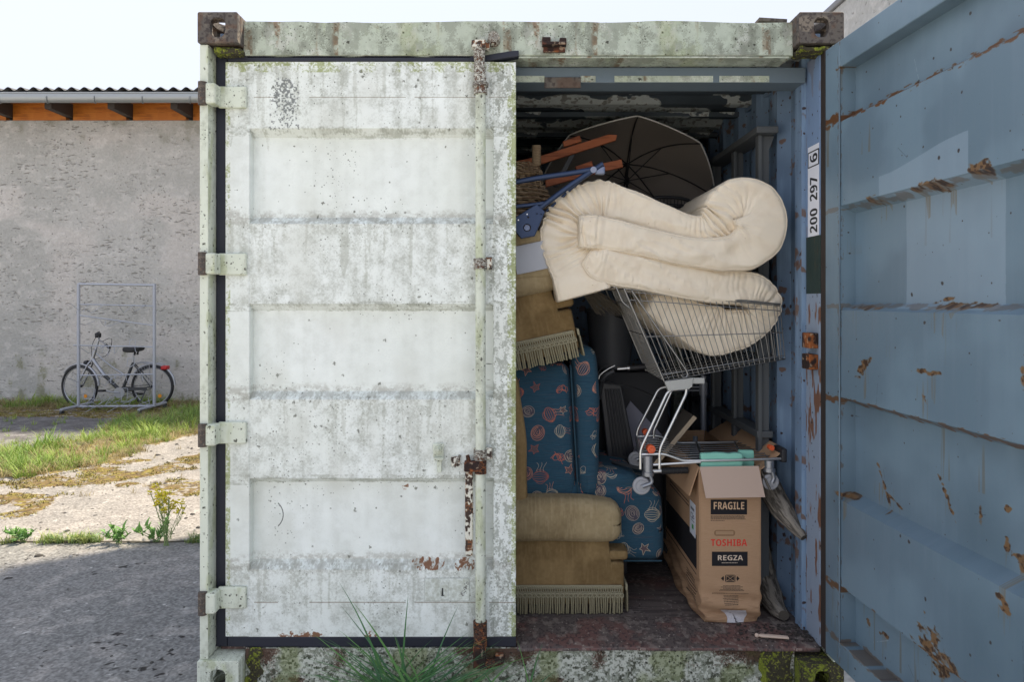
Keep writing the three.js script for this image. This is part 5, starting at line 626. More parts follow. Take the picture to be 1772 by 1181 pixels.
    const seams = [12, M - 4].map((j) => { const l = []; for (let i = 4; i <= N - 4; i += 3) l.push(at(i, j)); return tube(l, 0.0034, 5, 800, false); }); for (const i of [5, N - 5]) { const l = []; for (let j = M - 4; j < M; j++) l.push(at(i, j)); for (let j = 0; j <= 12; j++) l.push(at(i, j)); seams.push(tube(l, 0.0034, 5, 60, false)); }
    return [plain(g), ...seams];
  };
  single('folded_mattress', [...run(upper, 0), ...run(lower, 9)], surf(tCloth, 0.0006, { roughness: 0.95 }), 'thick cream mattress folded in layers over the shopping trolley', 'mattress');
}
// ---- shopping trolley
{
  const NR = 3.06, FR = 3.50, n = (c, r) => survey(c, r, NR), f = (c, r) => survey(c, r, FR), t = thing('shopping_trolley', 'chrome wire shopping trolley standing above the cardboard box, mattress in its basket', 'trolley', [0.8, 0.7, -0.5]);
  const mWire = mat(new THREE.Color().setRGB(0.25, 0.248, 0.243), { metalness: 0.95, roughness: 0.3 }), w = 0.0022;
  // basket corners: near side measured; far side the same outline, a little narrower
  const TL = n(1080, 500), TR = n(1349, 527), BL = n(1149, 660), BR = n(1358, 622), back = NR - FR, far = (p) => V(lerp(p.x, 0.80, 0.03), p.y, p.z + back);
  const quad = (A, B, C, Dd, u, v) => A.clone().lerp(B, u).lerp(C.clone().lerp(Dd, u), v);    // u along, v down
  const grid = (A, B, C, Dd, nu, vs, bow = 0) => { const o = []; for (let i = 0; i <= nu; i++) o.push(cyl(quad(A, B, C, Dd, i / nu, 0), quad(A, B, C, Dd, i / nu, 1), w * 0.8, w * 0.8, 5)); for (const v of vs) o.push(cyl(quad(A, B, C, Dd, 0, v), quad(A, B, C, Dd, 1, v), w, w, 6)); return o; };
  const bs = part('basket_side', grid(TL, TR, BL, BR, 24, [0.03, 0.12, 0.52, 0.93, 1]), mWire, t); void bs;
  part('basket_side', grid(far(TL), far(TR), far(BL), far(BR), 24, [0.03, 0.12, 0.52, 0.93, 1]), mWire, t);
  part('basket_floor', grid(BL, BR, far(BL), far(BR), 30, [0, 0.2, 0.4, 0.6, 0.8, 1]), mWire, t);
  part('basket_front', grid(TR, far(TR), BR, far(BR), 13, [0, 0.12, 0.52, 1]), mWire, t);
  part('basket_gate', grid(TL, far(TL), BL, far(BL), 11, [0, 0.15, 0.5, 1]), mWire, t);
  part('rim', [tube([TL, TR], 0.0042, 7, 2), tube([far(TL), far(TR)], 0.0042, 7, 2), tube([TR, far(TR)], 0.0042, 7, 2), tube([TL, BL], 0.0045, 7, 2), tube([far(TL), far(BL)], 0.0045, 7, 2)], mWire, t);
  part('brace', tube([n(1092, 503).add(V(0, 0, 0.012)), n(1189, 645).add(V(0, 0, 0.012)), n(1188, 653).add(V(0, 0, 0.012)), n(1180, 654).add(V(0, 0, 0.012)), n(1177, 648).add(V(0, 0, 0.012))], 0.0042, 7, 30), mWire, t);
  part('handle', [tube([n(1066, 497), n(1077, 523), n(1089, 533)], 0.0042, 7, 16), tube([far(n(1066, 497)), far(n(1077, 523)), far(n(1089, 533))], 0.0042, 7, 16), cyl(n(1064, 493), far(n(1064, 493)), 0.012, 0.012, 10)], mWire, t);
  const mPlas = mat(new THREE.Color().setRGB(0.40, 0.40, 0.37), { roughness: 0.6 });
  { const s = new THREE.Shape([[1150, 661], [1197, 655], [1195, 668], [1190, 672], [1156, 675]].map(([c, r]) => { const p = n(c, r); return new THREE.Vector2(p.x, p.y); })); const g = plain(new THREE.ExtrudeGeometry(s, { depth: 0.02, bevelEnabled: true, bevelSize: 0.003, bevelThickness: 0.003, bevelSegments: 2 })); g.translate(0, 0, STAND - NR - 0.006); part('bumper', [g, bx(n(1194, 660).x, n(1218, 652).x, n(0, 664).y, n(0, 654).y, STAND - NR - 0.004, STAND - NR + 0.012, 0.003)], mPlas, t, 'grey plastic bumper block'); }
  const leg = 0.0068; part('leg_frame', tube([n(1108, 812), n(1108, 778), n(1156, 676), n(1188, 671), n(1187, 682), n(1141, 778), n(1141, 812)], leg, 9, 70), mChrome, t); part('leg_frame', tube([f(1102, 766), f(1102, 746), f(1140, 672), f(1166, 668), f(1131, 746), f(1131, 758)], leg, 9, 70), mChrome, t);
  const ch = part('chassis', [tube([n(1108, 787), n(1150, 786), n(1183, 798), n(1262, 797), n(1357, 794)], 0.006, 8, 50), tube([f(1102, 756), f(1137, 754), f(1172, 767), f(1250, 766), f(1329, 763)], 0.006, 8, 50), cyl(n(1357, 794), f(1329, 763), 0.007, 0.007, 8), cyl(n(1108, 787), f(1102, 756), 0.007, 0.007, 8), cyl(n(1130, 805), n(1212, 800), 0.006, 0.006, 8)], mChrome, t);
  part('tray_wires', [0.12, 0.25, 0.38, 0.5, 0.62, 0.75, 0.88].map((k) => tube([n(1108, 789).lerp(f(1102, 758), k), n(1150, 789).lerp(f(1137, 757), k), n(1180, 797).lerp(f(1172, 767), k), n(1356, 793).lerp(f(1328, 763), k)], 0.0032, 6, 26)).concat([[1215, 797], [1290, 796], [1330, 795]].map(([c, r], i) => cyl(n(c, r), f([1205, 1270, 1305][i], 765), 0.004, 0.004, 6))), mWire, ch);
  part('nose_cap', [soft(n(1350, 0).x, n(1361, 0).x, n(0, 801).y, n(0, 776).y, STAND - NR - 0.09, STAND - NR + 0.012, 0.009, 6)], mBlack, ch);
  const mOr = mat(new THREE.Color().setRGB(0.72, 0.12, 0.035), { roughness: 0.5 }); for (const [p, r] of [[n(1126, 777), 0.017], [f(1117, 748), 0.015], [n(1341, 779).add(V(0, 0, -0.05)), 0.011]]) part('orange_clip', [cyl(p.clone().add(V(0, 0, -0.02)), p.clone().add(V(0, 0, 0.014)), r, r, 12), cyl(p.clone().add(V(0, 0, 0.012)), p.clone().add(V(0, 0, 0.022)), r * 0.55, r * 0.45, 10)], mOr, ch);
  const mStem = mat(new THREE.Color().setRGB(0.30, 0.31, 0.33), { metalness: 0.8, roughness: 0.4 }), mTyre = mat(new THREE.Color().setRGB(0.36, 0.36, 0.37), { roughness: 0.7 });
  const castor = (top, wc, r) => { const c = part('castor', [cyl(top, V(top.x, wc.y + 0.055, top.z), 0.0195, 0.0195, 16), cyl(V(top.x, wc.y + 0.058, top.z), V(top.x, wc.y + 0.042, top.z), 0.025, 0.025, 16), ...[-0.017, 0.017].map((z) => { const g = tube([V(top.x + 0.006, wc.y + 0.045, top.z + z), V(top.x + 0.012, wc.y + 0.018, wc.z + z), V(wc.x, wc.y, wc.z + z)], 0.0085, 6, 12, false); return g; })], mStem, t); const g = new THREE.TorusGeometry(r - 0.008, 0.009, 8, 24); g.translate(wc.x, wc.y, wc.z); part('wheel', [plain(g), cyl(V(wc.x, wc.y, wc.z - 0.009), V(wc.x, wc.y, wc.z + 0.009), r - 0.014, r - 0.014, 20), cyl(V(wc.x, wc.y, wc.z - 0.02), V(wc.x, wc.y, wc.z + 0.02), 0.008, 0.008, 8)], mTyre, c); };
  castor(n(1121, 789), n(1110, 841), 0.037); castor(f(1108, 762), f(1100, 795), 0.036); castor(n(1331, 797), n(1333, 834), 0.034); castor(f(1312, 766), f(1310, 798), 0.034);
}
// ---- television carton
{
  const X0 = 0.776, X1 = 1.022, ZF = STAND - 3.05, ZB = ZF - 0.88, Y1 = 0.812;
  const t = thing('cardboard_carton', 'tall brown cardboard television carton with red and black print on the floor', 'carton', [(X0 + X1) / 2, FL + 0.003, (ZF + ZB) / 2]);
  const face = (w, h, draw) => { const c = document.createElement('canvas'); c.width = w; c.height = h; const g = c.getContext('2d'), R = rng(481 + w); g.fillStyle = '#b08d6c'; g.fillRect(0, 0, w, h); for (let i = 0; i < 5200; i++) { g.fillStyle = R() < 0.5 ? 'rgba(146,112,82,.10)' : 'rgba(204,172,140,.10)'; g.fillRect(R() * w, R() * h, 2 + R() * 60, 1 + R() * 3); } draw(g, R); const t2 = new THREE.CanvasTexture(c); t2.colorSpace = THREE.SRGBColorSpace; return new THREE.MeshStandardMaterial({ map: t2, roughness: 0.85 }); };
  const fit = (g, s, x, y, w, h, font) => { g.save(); g.font = font.replace('SZ', Math.round(h * 1.36)); g.textBaseline = 'alphabetic'; const m = g.measureText(s).width; g.translate(x, y + h); g.scale(w / m, 1); g.fillText(s, 0, 0); g.restore(); };
  const lines = (g, R, x, y, w, n, step, th, ragged = 0.1, mid = false) => { for (let i = 0; i < n; i++) { const ww = w * (1 - ragged * R()); let a = x + (mid ? (w - ww) / 2 : 0); const e = a + ww; while (a < e) { const q = 3 + R() * 11; g.fillRect(a, y + i * step, Math.min(q, e - a), th); a += q + 2.5; } } };
  // front: 0.246 m by 0.645 m at 2080 pixels per metre
  const mFront = face(512, 1342, (g, R) => {
    const ix = (c) => (c - 1212) / 103.5 * 512, iy = (r) => (r - 806) / 272 * 1342; g.fillStyle = '#17151a'; g.fillRect(ix(1230), iy(862), ix(1293) - ix(1230), iy(888) - iy(862)); g.fillStyle = '#d8b592'; fit(g, 'FRAGILE', ix(1234), iy(866), ix(1289) - ix(1234), iy(880) - iy(867), 'bold SZpx sans-serif');
    g.fillStyle = '#2b2522'; lines(g, R, ix(1230), iy(890), 310, 4, 9, 5, 0.08); lines(g, R, ix(1230), iy(898), 120, 1, 9, 5);
    g.fillStyle = '#8a6a4c'; g.beginPath(); g.roundRect ? g.roundRect(ix(1236), iy(915), 180, 52, 22) : g.rect(ix(1236), iy(915), 180, 52); g.fill(); g.fillStyle = '#a88868'; g.fillRect(ix(1239), iy(917), 150, 30);
    g.fillStyle = '#d2322a'; fit(g, 'TOSHIBA', ix(1230), iy(931), ix(1293) - ix(1230), iy(943) - iy(931), 'bold SZpx sans-serif');
    g.fillStyle = '#17151a'; g.fillRect(ix(1232), iy(953), ix(1294) - ix(1232), iy(978) - iy(953)); g.fillStyle = '#d9c4ae'; fit(g, 'REGZA', ix(1241), iy(959), ix(1286) - ix(1241), iy(968) - iy(959), 'bold SZpx sans-serif'); lines(g, R, ix(1249), iy(972), 140, 1, 4, 5);
    g.fillStyle = '#221d1b'; g.strokeStyle = '#221d1b'; { const cx = ix(1264), cy = iy(1000); g.fillRect(cx - 44, cy - 32, 88, 64); g.strokeStyle = '#b08d6c'; g.lineWidth = 4; for (const s of [-1, 1]) { g.beginPath(); g.moveTo(cx - 44, cy - 32 * s); g.lineTo(cx + 44, cy + 32 * s); g.stroke(); } g.strokeRect(cx - 34, cy - 22, 68, 44); for (const s of [-1, 1]) { g.beginPath(); g.moveTo(cx + s * 80, cy); g.lineTo(cx + s * 58, cy - 22); g.lineTo(cx + s * 52, cy); g.lineTo(cx + s * 58, cy + 22); g.fill(); } }
    lines(g, R, ix(1243), iy(1012), 230, 5, 10, 5, 0.4, true); lines(g, R, ix(1233), iy(1026), 310, 1, 10, 4, 0.05); lines(g, R, ix(1251), iy(1030), 145, 7, 12, 5, 0.2, true);
    for (let i = 0; i < 70; i++) { g.fillStyle = 'rgba(86,58,36,' + (0.04 + 0.08 * R()) + ')'; g.beginPath(); g.ellipse(R() * 512, 1342 - Math.pow(R(), 1.6) * 260, 20 + R() * 70, 3 + R() * 12, (R() - 0.5) * 0.5, 0, 6.3); g.fill(); }
  });
  // left side: 0.88 m by 0.645 m; u runs from the back edge to the front edge
  const mSide = face(1400, 1026, (g, R) => { g.fillStyle = '#141318'; g.beginPath(); g.moveTo(0, 500); g.lineTo(1330, 470); g.lineTo(1330, 700); g.lineTo(0, 700); g.fill(); g.fillStyle = '#3a2f28'; fit(g, 'Regza', 560, 150, 330, 90, 'italic bold SZpx sans-serif'); fit(g, '37"', 930, 170, 170, 70, 'bold SZpx sans-serif'); lines(g, R, 500, 300, 640, 2, 26, 12, 0.2); g.fillStyle = '#221d1b'; lines(g, R, 300, 730, 1020, 1, 20, 10, 0.02); lines(g, R, 1040, 780, 280, 9, 18, 8, 0.1);
    g.fillStyle = '#1c191a'; g.beginPath(); g.arc(1210, 120, 34, 0, 6.3); g.fill(); g.fillRect(1150, 112, 120, 16); for (let i = 0; i < 120; i++) { g.fillStyle = 'rgba(84,54,34,' + (0.05 + 0.10 * R()) + ')'; g.beginPath(); g.ellipse(R() * 1400, 1026 - Math.pow(R(), 1.5) * 260, 30 + R() * 140, 3 + R() * 14, -0.25 + (R() - 0.5) * 0.4, 0, 6.3); g.fill(); } });
  const mPlain = face(256, 256, () => {}), crush = (q) => { const k = sm(0.40, 0.18, q.y); q.z += k * (0.010 * Math.sin(q.y * 85 + q.x * 14) + 0.012 * (vn(q.x * 14, q.y * 34, 491) - 0.5)); q.x += k * (0.007 * Math.sin(q.y * 90 + q.z * 16) + 0.014 * (vn(q.z * 10, q.y * 32, 492) - 0.5)); const c = sm(0.24, 0.168, q.y); q.x += (q.x < 0.9 ? 1 : -0.2) * 0.03 * c * sm(-0.42, ZF, q.z); q.z -= 0.012 * c; };
  const panel = (x0, x1, y0, y1, z0, z1, uvf) => mapUV(soft(x0, x1, y0, y1, z0, z1, 0.0015, 46, crush), uvf);
  const yb = FL + 0.0035, H = Y1 - yb;
  part('front_panel', panel(X0, X1, yb, Y1, ZF - 0.005, ZF, (x, y) => [(x - X0) / (X1 - X0), (y - yb) / H]), mFront, t, 'front panel printed with FRAGILE and TOSHIBA');
  part('side_panel', panel(X0 - 0.0045, X0 - 0.0003, yb, Y1, ZB, ZF - 0.001, (x, y, z) => [(z - ZB) / (ZF - ZB), (y - yb) / H]), mSide, t); part('side_panel', panel(X1 + 0.0003, X1 + 0.0045, yb, Y1, ZB, ZF - 0.001, (x, y, z) => [z, y]), mPlain, t);
  part('back_panel', bx(X0, X1, yb, Y1, ZB - 0.0055, ZB - 0.0005), mPlain, t); part('base_panel', bx(X0 + 0.03, X1 - 0.004, yb, yb + 0.005, ZB + 0.01, ZF - 0.03), mPlain, t);
  { const fl = (pts, d) => { const s = new THREE.Shape(pts.map((p) => new THREE.Vector2(...p))); return plain(new THREE.ExtrudeGeometry(s, { depth: d, bevelEnabled: false })); };
    const g = fl([[0, 0], [0.242, 0.004], [0.252, -0.122], [0.012, -0.126]], 0.004); g.rotateX(-0.42); g.translate(X0 - 0.004, Y1 + 0.003, ZF + 0.003); const m2 = mat(new THREE.Color().setRGB(0.50, 0.37, 0.29), { roughness: 0.9 }); part('front_flap', g, m2, t, 'pinkish inner face of the folded front flap');
    const h = fl([[-0.85, 0.002], [-0.003, 0], [-0.012, -0.128], [-0.80, -0.15]], 0.004); h.rotateY(-Math.PI / 2); h.rotateZ(-0.30); h.translate(X0 - 0.003, Y1 + 0.002, ZF); part('side_flap', h, mPlain, t); const b = fl([[-0.85, 0], [-0.01, 0], [-0.02, 0.13], [-0.8, 0.13]], 0.004); b.rotateY(-Math.PI / 2); b.rotateZ(-0.9); b.translate(X1 + 0.01, Y1 - 0.01, ZF); part('side_flap', b, mPlain, t); }
  { const c = document.createElement('canvas'); c.width = 128; c.height = 320; const g = c.getContext('2d'); g.fillStyle = '#e3e7ee'; g.fillRect(0, 0, 128, 320); g.fillStyle = '#20222a'; for (const [x, w] of [[22, 12], [38, 10], [54, 6], [64, 14], [82, 10], [96, 10]]) g.fillRect(x, 52, w, 26); g.lineWidth = 7; g.strokeStyle = '#20222a'; g.strokeRect(26, 112, 40, 46); g.beginPath(); g.arc(88, 138, 14, 0, 6.3); g.stroke(); g.fillRect(24, 176, 84, 6); g.fillStyle = '#3f9a44'; g.fillRect(48, 214, 40, 44); const t2 = new THREE.CanvasTexture(c); t2.colorSpace = THREE.SRGBColorSpace;
    const z1 = ZF - 0.06, z0 = z1 - 0.095, l = part('label', bx(X0 - 0.0062, X0 - 0.005, 0.500, 0.640, z0, z1, 0.0004), new THREE.MeshStandardMaterial({ map: t2, roughness: 0.4 }), t, 'white paper label on the carton side'); mapUV(l.geometry, (x, y, z) => [(z + (ZF + ZB) / 2 - z0) / 0.095, (y + FL + 0.003 - 0.5) / 0.14]); }
  part('tape', mapUV(soft(0.862, 0.968, yb + 0.002, 0.228, ZF + 0.0008, ZF + 0.0022, 0.0006, 20, (q) => { crush(q); q.z += 0.0025; }), (x, y) => [x * 4, y * 4]), new THREE.MeshPhysicalMaterial({ color: new THREE.Color().setRGB(0.66, 0.63, 0.64), roughness: 0.25, bumpMap: tRust.bump, bumpScale: 0.004 }), t, 'crumpled strip of pale packing tape');
}
{ const g = []; const mint = mat(new THREE.Color().setRGB(0.24, 0.56, 0.44), { roughness: 0.8 }); g.push(soft(0.782, 0.955, 0.70, 0.868, -0.300, -0.272, 0.006, 18, (q) => { q.y += (q.y > 0.8 ? 1 : 0) * 0.006 * (vn(q.x * 40, 1, 501) - 0.5); q.z += 0.006 * (vn3(q.x * 20, q.y * 20, 0, 502) - 0.5); }));
  single('mint_foam_strip', g, mint, 'mint green foam strip sticking out of the carton, front left', 'foam'); single('mint_foam_strip', [soft(0.95, 1.015, 0.70, 0.872, -0.335, -0.309, 0.006, 12, (q) => { q.z += 0.005 * (vn3(q.x * 20, q.y * 20, 0, 503) - 0.5); })], mint, 'mint green foam strip sticking out of the carton, behind on the right', 'foam'); }
// ---- wicker basket
const tWick = paint(256, 256, (u, v, o) => { const n = fbm(u * 9, v * 30, 4, 511, 9, 30); mix(Object.assign(o, [0, 0, 0]), srgb(184, 160, 128), 1); mix(o, srgb(96, 74, 52), sm(0.4, 0.6, n)); o[3] = n; }, { bump: false }), mWick = surf(tWick, 0, { roughness: 0.85 });
function wovenWall(c, rAt, y0, y1, rows, stakes, turns = [0, 6.2832]) { // withies woven in front of and behind upright stakes
  const out = []; for (let i = 0; i < rows; i++) { const y = lerp(y0, y1, (i + 0.5) / rows), r = rAt(y), pts = []; const n = stakes * 2; for (let k = 0; k <= n; k++) { const a = lerp(...turns, k / n); const d = 0.0065 * Math.cos(k * Math.PI + (i % 2) * Math.PI); pts.push(V(c.x + Math.cos(a) * (r + d), y + 0.0015 * Math.sin(k * 1.7 + i), c.z + Math.sin(a) * (r + d))); } out.push(tube(pts, (y1 - y0) / rows * 0.46, 5, n * 2, false)); }
  for (let k = 0; k < stakes; k++) { const a = lerp(...turns, (k + 0.25) / stakes), pts = []; for (let i = 0; i <= 5; i++) { const y = lerp(y0, y1, i / 5); pts.push(V(c.x + Math.cos(a) * rAt(y), y, c.z + Math.sin(a) * rAt(y))); } out.push(tube(pts, 0.0032, 4, 8, false)); } return out;
}
{
  const Z = 3.42, c = survey(906, 0, Z); c.y = 0; const yAt = (r) => EYE - (r - 521) * Z / FOCAL, t = thing('wicker_basket', 'round brown wicker basket with a bound neck on top of the upper armchair', 'basket', [c.x, yAt(440), c.z]);
  const yS = yAt(306), yB = yAt(438); part('body', wovenWall(c, (y) => 0.118 - 0.05 * sm(yAt(350), yS, y), yB, yS, 17, 15), mWick, t);
  part('lid', wovenWall(c, (y) => lerp(0.09, 0.055, clamp((y - yS) / 0.06)), yS, yS + 0.06, 6, 13), mWick, t); part('rim', [0, 1].map((i) => { const g = new THREE.TorusGeometry(0.072, 0.006, 6, 40); g.rotateX(Math.PI / 2); g.translate(c.x, yS + 0.002 + i * 0.008, c.z); return plain(g); }), mWick, t);
  const nx = survey(928, 0, Z).x; part('bound_neck', Array.from({ length: 13 }, (_, i) => { const g = new THREE.TorusGeometry(0.0165, 0.0052, 6, 18); g.rotateX(Math.PI / 2 + 0.1); g.translate(nx, yAt(288) + i * 0.0072, c.z + 0.03); return plain(g); }).concat([cyl(V(nx, yAt(300), c.z + 0.03), V(nx, yAt(256), c.z + 0.03), 0.015, 0.015, 10)]), mWick, t);
}
// ---- blue metal pushchair frame
{
  const Z = 3.05, q = (c, r, d = 0) => survey(c, r, Z + d), mB = mat(new THREE.Color().setRGB(0.03, 0.05, 0.105), { metalness: 0.45, roughness: 0.38 }), t = thing('folded_chair_frame', 'folded dark blue metal frame with round joint plate in front of the wicker basket', 'metal frame', [q(930, 0).x, q(0, 415).y, q(930, 0).z]);
  part('tube', tube([q(880, 318), q(925, 309), q(995, 299), q(1028, 293)], 0.0115, 10, 20), mB, t); part('tube', tube([q(932, 362), q(985, 322), q(1043, 284)], 0.0115, 10, 12), mB, t); part('tube', tube([q(880, 359), q(920, 355), q(942, 352)], 0.009, 10, 10), mB, t); part('tube', [cyl(q(945, 366, 0.05), q(1012, 306, 0.05), 0.006, 0.006, 8)], mB, t);
  part('joint', [cyl(q(1027, 294, -0.02), q(1027, 294, 0.02), 0.013, 0.013, 14), soft(q(1030, 0).x, q(1047, 0).x, q(0, 302).y, q(0, 288).y, q(0, 0).z - 0.02, q(0, 0).z + 0.005, 0.006, 5)], mat(new THREE.Color().setRGB(0.20, 0.23, 0.32), { metalness: 0.5, roughness: 0.4 }), t);
  const s = new THREE.Shape([[893, 378], [928, 356], [941, 368], [932, 390], [924, 408], [902, 412], [892, 400]].map(([c, r]) => { const p = q(c, r); return new THREE.Vector2(p.x, p.y); })), hole = (c, r, k) => { const p = q(c, r), h = new THREE.Path(); h.absarc(p.x, p.y, k, 0, 6.2832, true); s.holes.push(h); }; for (const [c, r, k] of [[914, 377, 0.004], [929, 371, 0.003], [936, 372, 0.003], [912, 395, 0.016]]) hole(c, r, k);
  const g = plain(new THREE.ExtrudeGeometry(s, { depth: 0.014, bevelEnabled: true, bevelSize: 0.004, bevelThickness: 0.004, bevelSegments: 2, curveSegments: 20 })); g.translate(0, 0, q(0, 0).z); const jp = part('joint_plate', g, mB, t); const hub = q(912, 395); part('gear_hub', [cyl(hub.clone().add(V(0, 0, -0.006)), hub.clone().add(V(0, 0, 0.012)), 0.013, 0.012, 14), ...[0, 1, 2, 3, 4].map((i) => cyl(hub.clone().add(V(Math.cos(i * 1.257) * 0.008, Math.sin(i * 1.257) * 0.008, 0.01)), hub.clone().add(V(Math.cos(i * 1.257) * 0.008, Math.sin(i * 1.257) * 0.008, 0.015)), 0.0018, 0.0018, 6))], mat(new THREE.Color().setRGB(0.16, 0.19, 0.28), { metalness: 0.6, roughness: 0.4 }), jp);
  for (const [c, r] of [[912, 372], [897, 382]]) part('rivet', cyl(q(c, r).add(V(0, 0, 0.014)), q(c, r).add(V(0, 0, 0.02)), 0.003, 0.003, 8), mChrome, jp);
}
// ---- orange brown slatted wood
{
  const Z = 3.66, q = (c, r) => survey(c, r, Z), tW = paint(256, 256, (u, v, o) => { const n = fbm(u * 4, v * 40, 4, 521, 4, 40); mix(Object.assign(o, [0, 0, 0]), srgb(190, 110, 70), 1); mix(o, srgb(150, 80, 48), sm(0.42, 0.66, n)); o[3] = n; }), mW = surf(tW, 0.001, { roughness: 0.65 }), t = thing('wooden_slat_rack', 'two orange brown wooden slats on blocks leaning in front of the umbrella', 'wood slats', [q(1000, 0).x, q(0, 330).y, q(0, 0).z]);
  const plank = (P) => { const s = new THREE.Shape(P.map(([c, r]) => { const p = q(c, r); return new THREE.Vector2(p.x, p.y); })), g = plain(new THREE.ExtrudeGeometry(s, { depth: 0.02, bevelEnabled: true, bevelSize: 0.002, bevelThickness: 0.002, bevelSegments: 1 })); g.translate(0, 0, q(0, 0).z); return boxUV(g, 0.5); };
  part('slat', plank([[880, 300], [880, 284], [936, 272], [1052, 235], [1066, 236], [1064, 244], [938, 284]]), mW, t); part('slat', plank([[945, 324], [944, 314], [1046, 284], [1074, 278], [1076, 290], [1046, 297]]), mW, t);
  part('block', plank([[974, 247], [1002, 237], [1005, 246], [976, 255]]), mW, t); part('block', plank([[996, 290], [1023, 281], [1025, 290], [998, 297]]), mW, t);
  { const g = plank([[958, 322], [966, 322], [1004, 250], [996, 250]]); g.translate(0, 0, -0.024); part('batten', g, mDark, t); }
}
// ---- umbrella, open, seen from its hollow side
{
  const C = survey(1085, 331, 4.05), ax = V(0.10, 0.72, -0.66).normalize(), e1 = V(1, 0, 0).addScaledVector(ax, -ax.x).normalize(), e2 = ax.clone().cross(e1).negate(), R = 0.47, dp = 0.25, n = 8;
  const t = thing('umbrella', 'open dark umbrella seen from its ribbed inner side at the back of the pile', 'umbrella', [C.x, C.y - R, C.z]); const P = (a, r) => { const seam = Math.cos(((a % (6.2832 / n)) / (6.2832 / n) - 0.5) * Math.PI), rr = r * (1 - 0.035 * r * seam), h = dp * (1 - r * r * 0.95) - 0.012 * seam * r; return C.clone().addScaledVector(e1, Math.cos(a) * rr * R).addScaledVector(e2, Math.sin(a) * rr * R).addScaledVector(ax, h); };
  const pos = []; for (let i = 0; i < n * 8; i++) for (let k = 0; k < 10; k++) { const a0 = i / (n * 8) * 6.28318, a1 = (i + 1) / (n * 8) * 6.28318, A = P(a0, k / 10), B = P(a1, k / 10), Cc = P(a1, (k + 1) / 10), D = P(a0, (k + 1) / 10); for (const p of [A, B, Cc, A, Cc, D]) pos.push(p.x, p.y, p.z); }
  const g = new THREE.BufferGeometry(); g.setAttribute('position', new THREE.Float32BufferAttribute(pos, 3)); g.deleteAttribute('normal'); const gm = mergeVertices(g, 1e-4); gm.computeVertexNormals(); part('canopy', boxUV(plain(toCreasedNormals(gm, 0.5))), mat(new THREE.Color().setRGB(0.28, 0.245, 0.215), { roughness: 0.7, side: THREE.DoubleSide }), t);
  const apex = C.clone().addScaledVector(ax, dp - 0.004), run = C.clone().addScaledVector(ax, dp - 0.16); for (let i = 0; i < n; i++) { const a = i / n * 6.28318; part('rib', tube([0, 0.25, 0.5, 0.75, 1].map((r) => P(a + 0.0001, r).addScaledVector(ax, -0.008)), 0.004, 5, 14, false), mBlack, t); part('strut', cyl(run, P(a + 0.0001, 0.5).addScaledVector(ax, -0.010), 0.0032, 0.0032, 5), mBlack, t); }
  part('shaft', cyl(apex, C.clone().addScaledVector(ax, -0.20), 0.007, 0.007, 8), mBlack, t); part('hub', cyl(run.clone().addScaledVector(ax, -0.02), run.clone().addScaledVector(ax, 0.02), 0.014, 0.014, 10), mBlack, t);
  const rim = []; for (let i = 0; i <= 96; i++) rim.push(P(i / 96 * 6.28318, 1)); part('hem', tube(rim, 0.004, 5, 190, false), mat(new THREE.Color().setRGB(0.72, 0.70, 0.66), { roughness: 0.8 }), t, 'pale hem of the umbrella');
}
// ---- smaller and darker things in the pile
{ const Z = 3.72, q = (c, r) => survey(c, r, Z), g = [], a = q(1125, 345), b = q(1203, 348); g.push(tube([a, q(1140, 342), q(1185, 345), q(1203, 356), q(1206, 380)], 0.009, 7, 30, false), tube([q(1126, 352), q(1200, 356)], 0.004, 5, 2)); for (let i = 0; i < 14; i++) g.push(cyl(V(lerp(a.x, b.x, i / 13), a.y, a.z), V(lerp(a.x, b.x, i / 13), a.y - 0.12, a.z - 0.02), 0.0022, 0.0022, 4)); for (let i = 0; i < 4; i++) g.push(cyl(V(a.x, a.y - 0.03 - i * 0.03, a.z), V(b.x, b.y - 0.03 - i * 0.03, b.z), 0.0022, 0.0022, 4)); g.push(tube([a, V(a.x, a.y, a.z - 0.25), V(b.x, b.y, b.z - 0.25), b], 0.006, 6, 30)); single('wire_tray', g, mBlack, 'black wire tray edge behind the folded mattress', 'tray'); }
{ // timber shelf frame along the right wall
  const t = thing('shelf_frame', 'grey metal shelf frame standing along the blue right wall', 'shelf', [1.09, FL, -1.1]), mS = mat(new THREE.Color().setRGB(0.11, 0.118, 0.122), { roughness: 0.7, metalness: 0.3 }); const yT = 2.225;
  for (const z of [-0.46, -0.82, -1.20, -1.66]) { part('upright', [bx(1.075, 1.092, FL + 0.001, yT, z - 0.022, z + 0.022, 0.003), bx(1.092, 1.128, FL + 0.001, yT, z - 0.005, z + 0.003, 0.002)], mS, t); }
  part('top_rail', [bx(1.055, 1.150, yT + 0.001, yT + 0.030, -1.75, -0.40, 0.004)], mS, t); part('gusset', [plain(new THREE.ExtrudeGeometry(new THREE.Shape([new THREE.Vector2(1.092, yT - 0.002), new THREE.Vector2(1.150, yT - 0.002), new THREE.Vector2(1.10, yT - 0.13)]), { depth: 0.006, bevelEnabled: false })).translate(0, 0, -0.462)], mS, t); part('lower_rail', bx(1.07, 1.14, 0.9, 0.93, -1.75, -0.44, 0.004), mS, t);
}
